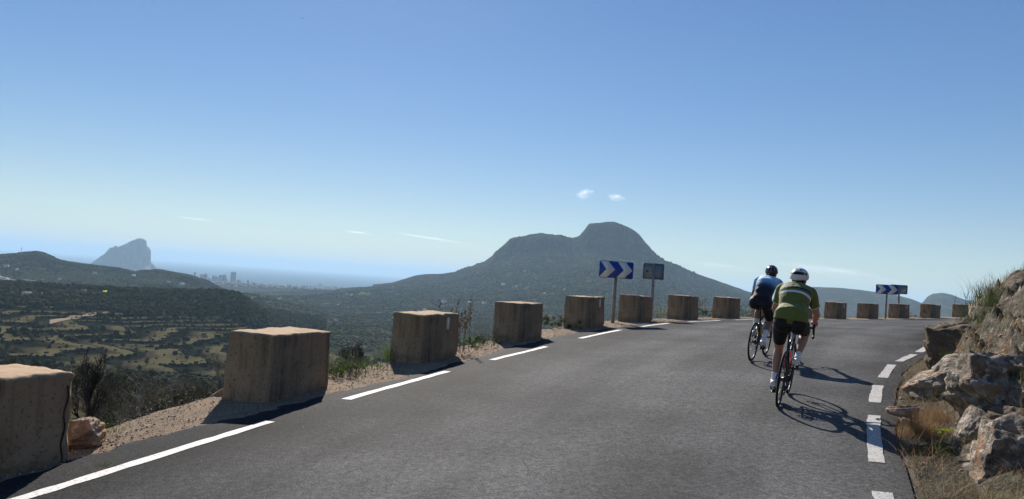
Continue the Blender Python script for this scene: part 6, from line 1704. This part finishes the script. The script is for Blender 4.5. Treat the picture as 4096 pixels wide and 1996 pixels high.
# nearer cyclist, olive green jersey
MG = bike_matrix(3.27, 9.22, 26.0, 4.5)
bike_g, ped_g = make_bike("black road bicycle under the cyclist in green, with a red bottle", MG, -92, M_tape)
jm = jersey_mat("green_jersey", hip0, lean_frame(42), [(0, GREEN), (.61, GREEN), (.615, WHITE), (.665, WHITE), (.67, GREEN), (.725, GREEN), (.73, NAVY), (.795, NAVY), (.80, GREEN), (1, GREEN)], GREEN)
make_rider("cyclist in olive green jersey with a white and navy band and white helmet", MG, ped_g,
           dict(lean=42, foot={1: 18, -1: 6}, knee_out=.10, skin=M_skin, jersey=jm, shorts=M_shorts, sock={1: .76, -1: .80}, sockm=M_sock, shoe=M_shoe, hair=M_hair, helmet=M_whel,
                vents=[(122, 238, 52, 74, M_vent), (100, 116, 58, 74, M_vent), (244, 260, 58, 74, M_vent), (140, 158, 24, 44, M_vent), (202, 220, 24, 44, M_vent)],
                pockets=[(.065, .06, .18), (-.02, .055, .16), (-.095, .05, .2)], loose=True, cuff=pmat("pale_cuff", (.55, .57, .50), .8), seed=3, girth=1.06, sway=.015, look=-.25, short=.80))
bottle("red water bottle in the cage of the nearer bicycle", MG, BB + np.array([-.21, 0, .70]) / .731 * .15 + np.array([.052, 0, .016]), (-.21, 0, .70), M_redp, M_redp)
bottle("pale blue translucent bottle on the nearer bicycle's down tube", MG, BB + np.array([.428, 0, .44]) / .614 * .20 + np.array([-.040, 0, .041]), (.428, 0, .44), M_clear, M_tape, .20)

# farther cyclist, blue fading jersey
MBl = bike_matrix(4.17, 13.15, 31.0, 4.5)
bike_b, ped_b = make_bike("black road bicycle under the cyclist in blue, with yellow bottle cage", MBl, 22, M_yelp)
jb = jersey_mat("blue_jersey", hip0, lean_frame(40), [(0, (.008, .009, .013)), (.42, (.012, .016, .028)), (.54, (.04, .09, .17)), (.66, (.17, .38, .58)), (1, (.48, .74, .92))], (.18, .40, .62))
_, jer, hc_, sc_, bk_, cd_ = make_rider("cyclist in blue jersey fading to black below, with tall white socks", MBl, ped_b,
           dict(lean=40, foot={1: 8, -1: 16}, knee_out=.06, skin=M_skin2, jersey=jb, shorts=M_shorts, sock={1: .50, -1: .50}, sockm=M_sock, shoe=M_shoe, hair=M_hair, helmet=M_bhel,
                vents=[(150, 176, 40, 72, M_vent), (184, 210, 40, 72, M_vent), (178.5, 181.5, 30, 84, M_line), (146, 149, 38, 80, M_line), (211, 214, 38, 80, M_line)],
                pockets=[(.07, .065, .26), (-.02, .06, .24)], seed=9, glasses=True, look=.12, short=.82, girth=.98))
M_mark = pmat("pale_lettering", (.55, .60, .62), .8)
mb = MB(); rr = np.random.default_rng(4)
Rb = np.stack([cd_, [0, 1, 0], bk_], 1)
for row, u, w_, n_ in ((0, .66, .016, 9), (1, .57, .009, 5)):
    for k in range(n_):
        y = (k - (n_ - 1) / 2) * .021
        c = lerp(hc_, sc_, u) + bk_ * .158 + np.array([0, -y - .01, 0])
        mb.box(c, (w_ * rr.uniform(.8, 1.1), .013, .004), Rb)
        if rr.random() < .8: mb.box(c + bk_ * .0005 + [0, .004, 0], (w_ * 1.1, .004, .005), Rb)
mb.build("lettering", M_mark, jer, False)
bottle("pale bottle on the farther bicycle, half hidden by the rider's leg", MBl, BB + np.array([.428, 0, .44]) / .614 * .20 + np.array([-.040, 0, .041]), (.428, 0, .44), M_clear, M_tape, .20)
bottle("yellow water bottle on the farther bicycle beside the white sock", MBl, BB + np.array([-.21, 0, .70]) / .731 * .15 + np.array([.052, 0, .016]), (-.21, 0, .70), M_yelp, M_tape, .17)
# ------------------------------------------------------------------ clouds, bird, air
def cloud_mat(dens):
    m, nt, b = new_mat("cloud"); nt.nodes.remove(b)
    v = nt.nodes.new("ShaderNodeVolumePrincipled")
    v.inputs["Color"].default_value = (.97, .98, 1, 1); v.inputs["Density Attribute"].default_value = ""
    v.inputs["Anisotropy"].default_value = .35
    tc = nt.nodes.new("ShaderNodeTexCoord").outputs["Object"]
    ln = nt.nodes.new("ShaderNodeVectorMath"); ln.operation = 'LENGTH'; nt.links.new(tc, ln.inputs[0])
    nz = node(nt, "ShaderNodeTexNoise", Scale=2.1, Detail=5.0, Roughness=.6, Vector=tc)
    a = nt.nodes.new("ShaderNodeMath"); a.operation = 'SUBTRACT'; a.inputs[0].default_value = 1.0; nt.links.new(ln.outputs["Value"], a.inputs[1])
    s = nt.nodes.new("ShaderNodeMath"); s.operation = 'MULTIPLY_ADD'; s.inputs[1].default_value = 3.2; s.inputs[2].default_value = -1.75
    nt.links.new(nz.outputs[0], s.inputs[0])
    ad = nt.nodes.new("ShaderNodeMath"); ad.operation = 'ADD'; nt.links.new(a.outputs[0], ad.inputs[0]); nt.links.new(s.outputs[0], ad.inputs[1])
    sb = nt.nodes.new("ShaderNodeMath"); sb.operation = 'SUBTRACT'; sb.inputs[1].default_value = .30; sb.use_clamp = True; nt.links.new(ad.outputs[0], sb.inputs[0])
    edge = nt.nodes.new("ShaderNodeMath"); edge.operation = 'MULTIPLY'; edge.use_clamp = False; nt.links.new(sb.outputs[0], edge.inputs[0])
    mk = nt.nodes.new("ShaderNodeMapRange"); mk.inputs["From Min"].default_value = .0; mk.inputs["From Max"].default_value = .35; nt.links.new(a.outputs[0], mk.inputs["Value"])
    nt.links.new(mk.outputs[0], edge.inputs[1])
    d = nt.nodes.new("ShaderNodeMath"); d.operation = 'MULTIPLY'; d.inputs[1].default_value = dens; nt.links.new(edge.outputs[0], d.inputs[0])
    nt.links.new(d.outputs[0], v.inputs["Density"])
    nt.links.new(v.outputs[0], nt.nodes["Material Output"].inputs["Volume"])
    return m


for (lab, c, dims, tilt, dens, grp) in [('small puffy white cloud left of its twin above the summit', (1232, 14000, 1696), (234, 140, 146), -8, 0.009, None), ('small flat white cloud right of its twin above the summit', (1813, 14000, 1671), (234, 140, 108), 12, 0.008, None), ('short thin cloud streak at the left of the low pair', (-4446, 22000, 1108), (636, 200, 59), 5, 0.006, None), ('long thin cloud streak low above the sea', (-2390, 22000, 1091), (1555, 204, 68), 5.5, 0.006, None), ('faint cloud streak above the great sea rock', (-9072, 22000, 1177), (1060, 200, 59), 3, 0.004, None), ('faint cloud streak low right of the big mountain', (6944, 26000, 1021), (1671, 480, 160), 6, 0.0012, None), ('pale veil of cloud low behind the cyclists', (10760, 26000, 1122), (2757, 1654, 301), 8, 0.0006, None)]:
    me = np_mesh("cloud", ICO3[0], [ICO3[1]])
    o = link("cloud", me, cloud_mat(dens)); o.location = c; o.scale = dims
    o.rotation_euler = (0, R(tilt), -math.atan2(c[0], c[1]))
    tag(o, lab, "cloud", grp)

mb = MB(); mb.ell((0, 0, 0), (.10, .28, .09), None, 8, 6)
bird = empty("bird", "tiny dark bird gliding high in the empty sky", "bird", (-88.43, 300.0, 97.59))
M_bird = pmat("dark_feathers", (.03, .03, .035), .8)
mb.ell((0, .30, .02), (.06, .09, .06), None, 8, 6); mb.prism([(-.07, 0), (.07, 0), (.12, -.25), (-.12, -.25)], (0, -.25, 0), (1, 0, 0), (0, 1, 0), .02); mb.build("body", M_bird, bird)
for s in (-1, 1):
    mb = MB(); mb.prism([(0, -.12), (s * .55, -.02), (s * 1.0, -.16), (s * .5, .14), (0, .14)][:: (1 if s > 0 else -1)], (0, 0, .03), (1, 0, .25 * s), (0, 1, 0), .02); mb.build("wing", M_bird, bird)

hz_m, nt, b = new_mat("haze"); nt.nodes.remove(b)
v = nt.nodes.new("ShaderNodeVolumePrincipled")
v.inputs["Color"].default_value = (.54, .78, 1.0, 1); v.inputs["Density"].default_value = 5.7e-5
v.inputs["Anisotropy"].default_value = .10
v.inputs["Density Attribute"].default_value = ""; v.inputs["Temperature Attribute"].default_value = ""; v.inputs["Color Attribute"].default_value = ""
nt.links.new(v.outputs[0], nt.nodes["Material Output"].inputs["Volume"])
mb = MB(); mb.box((0, 36000, 125), (126000, 74000, 670)); hz = mb.build("haze", hz_m, None, False)
tag(hz, kind="stuff")
scene.cycles.volume_bounces = 3
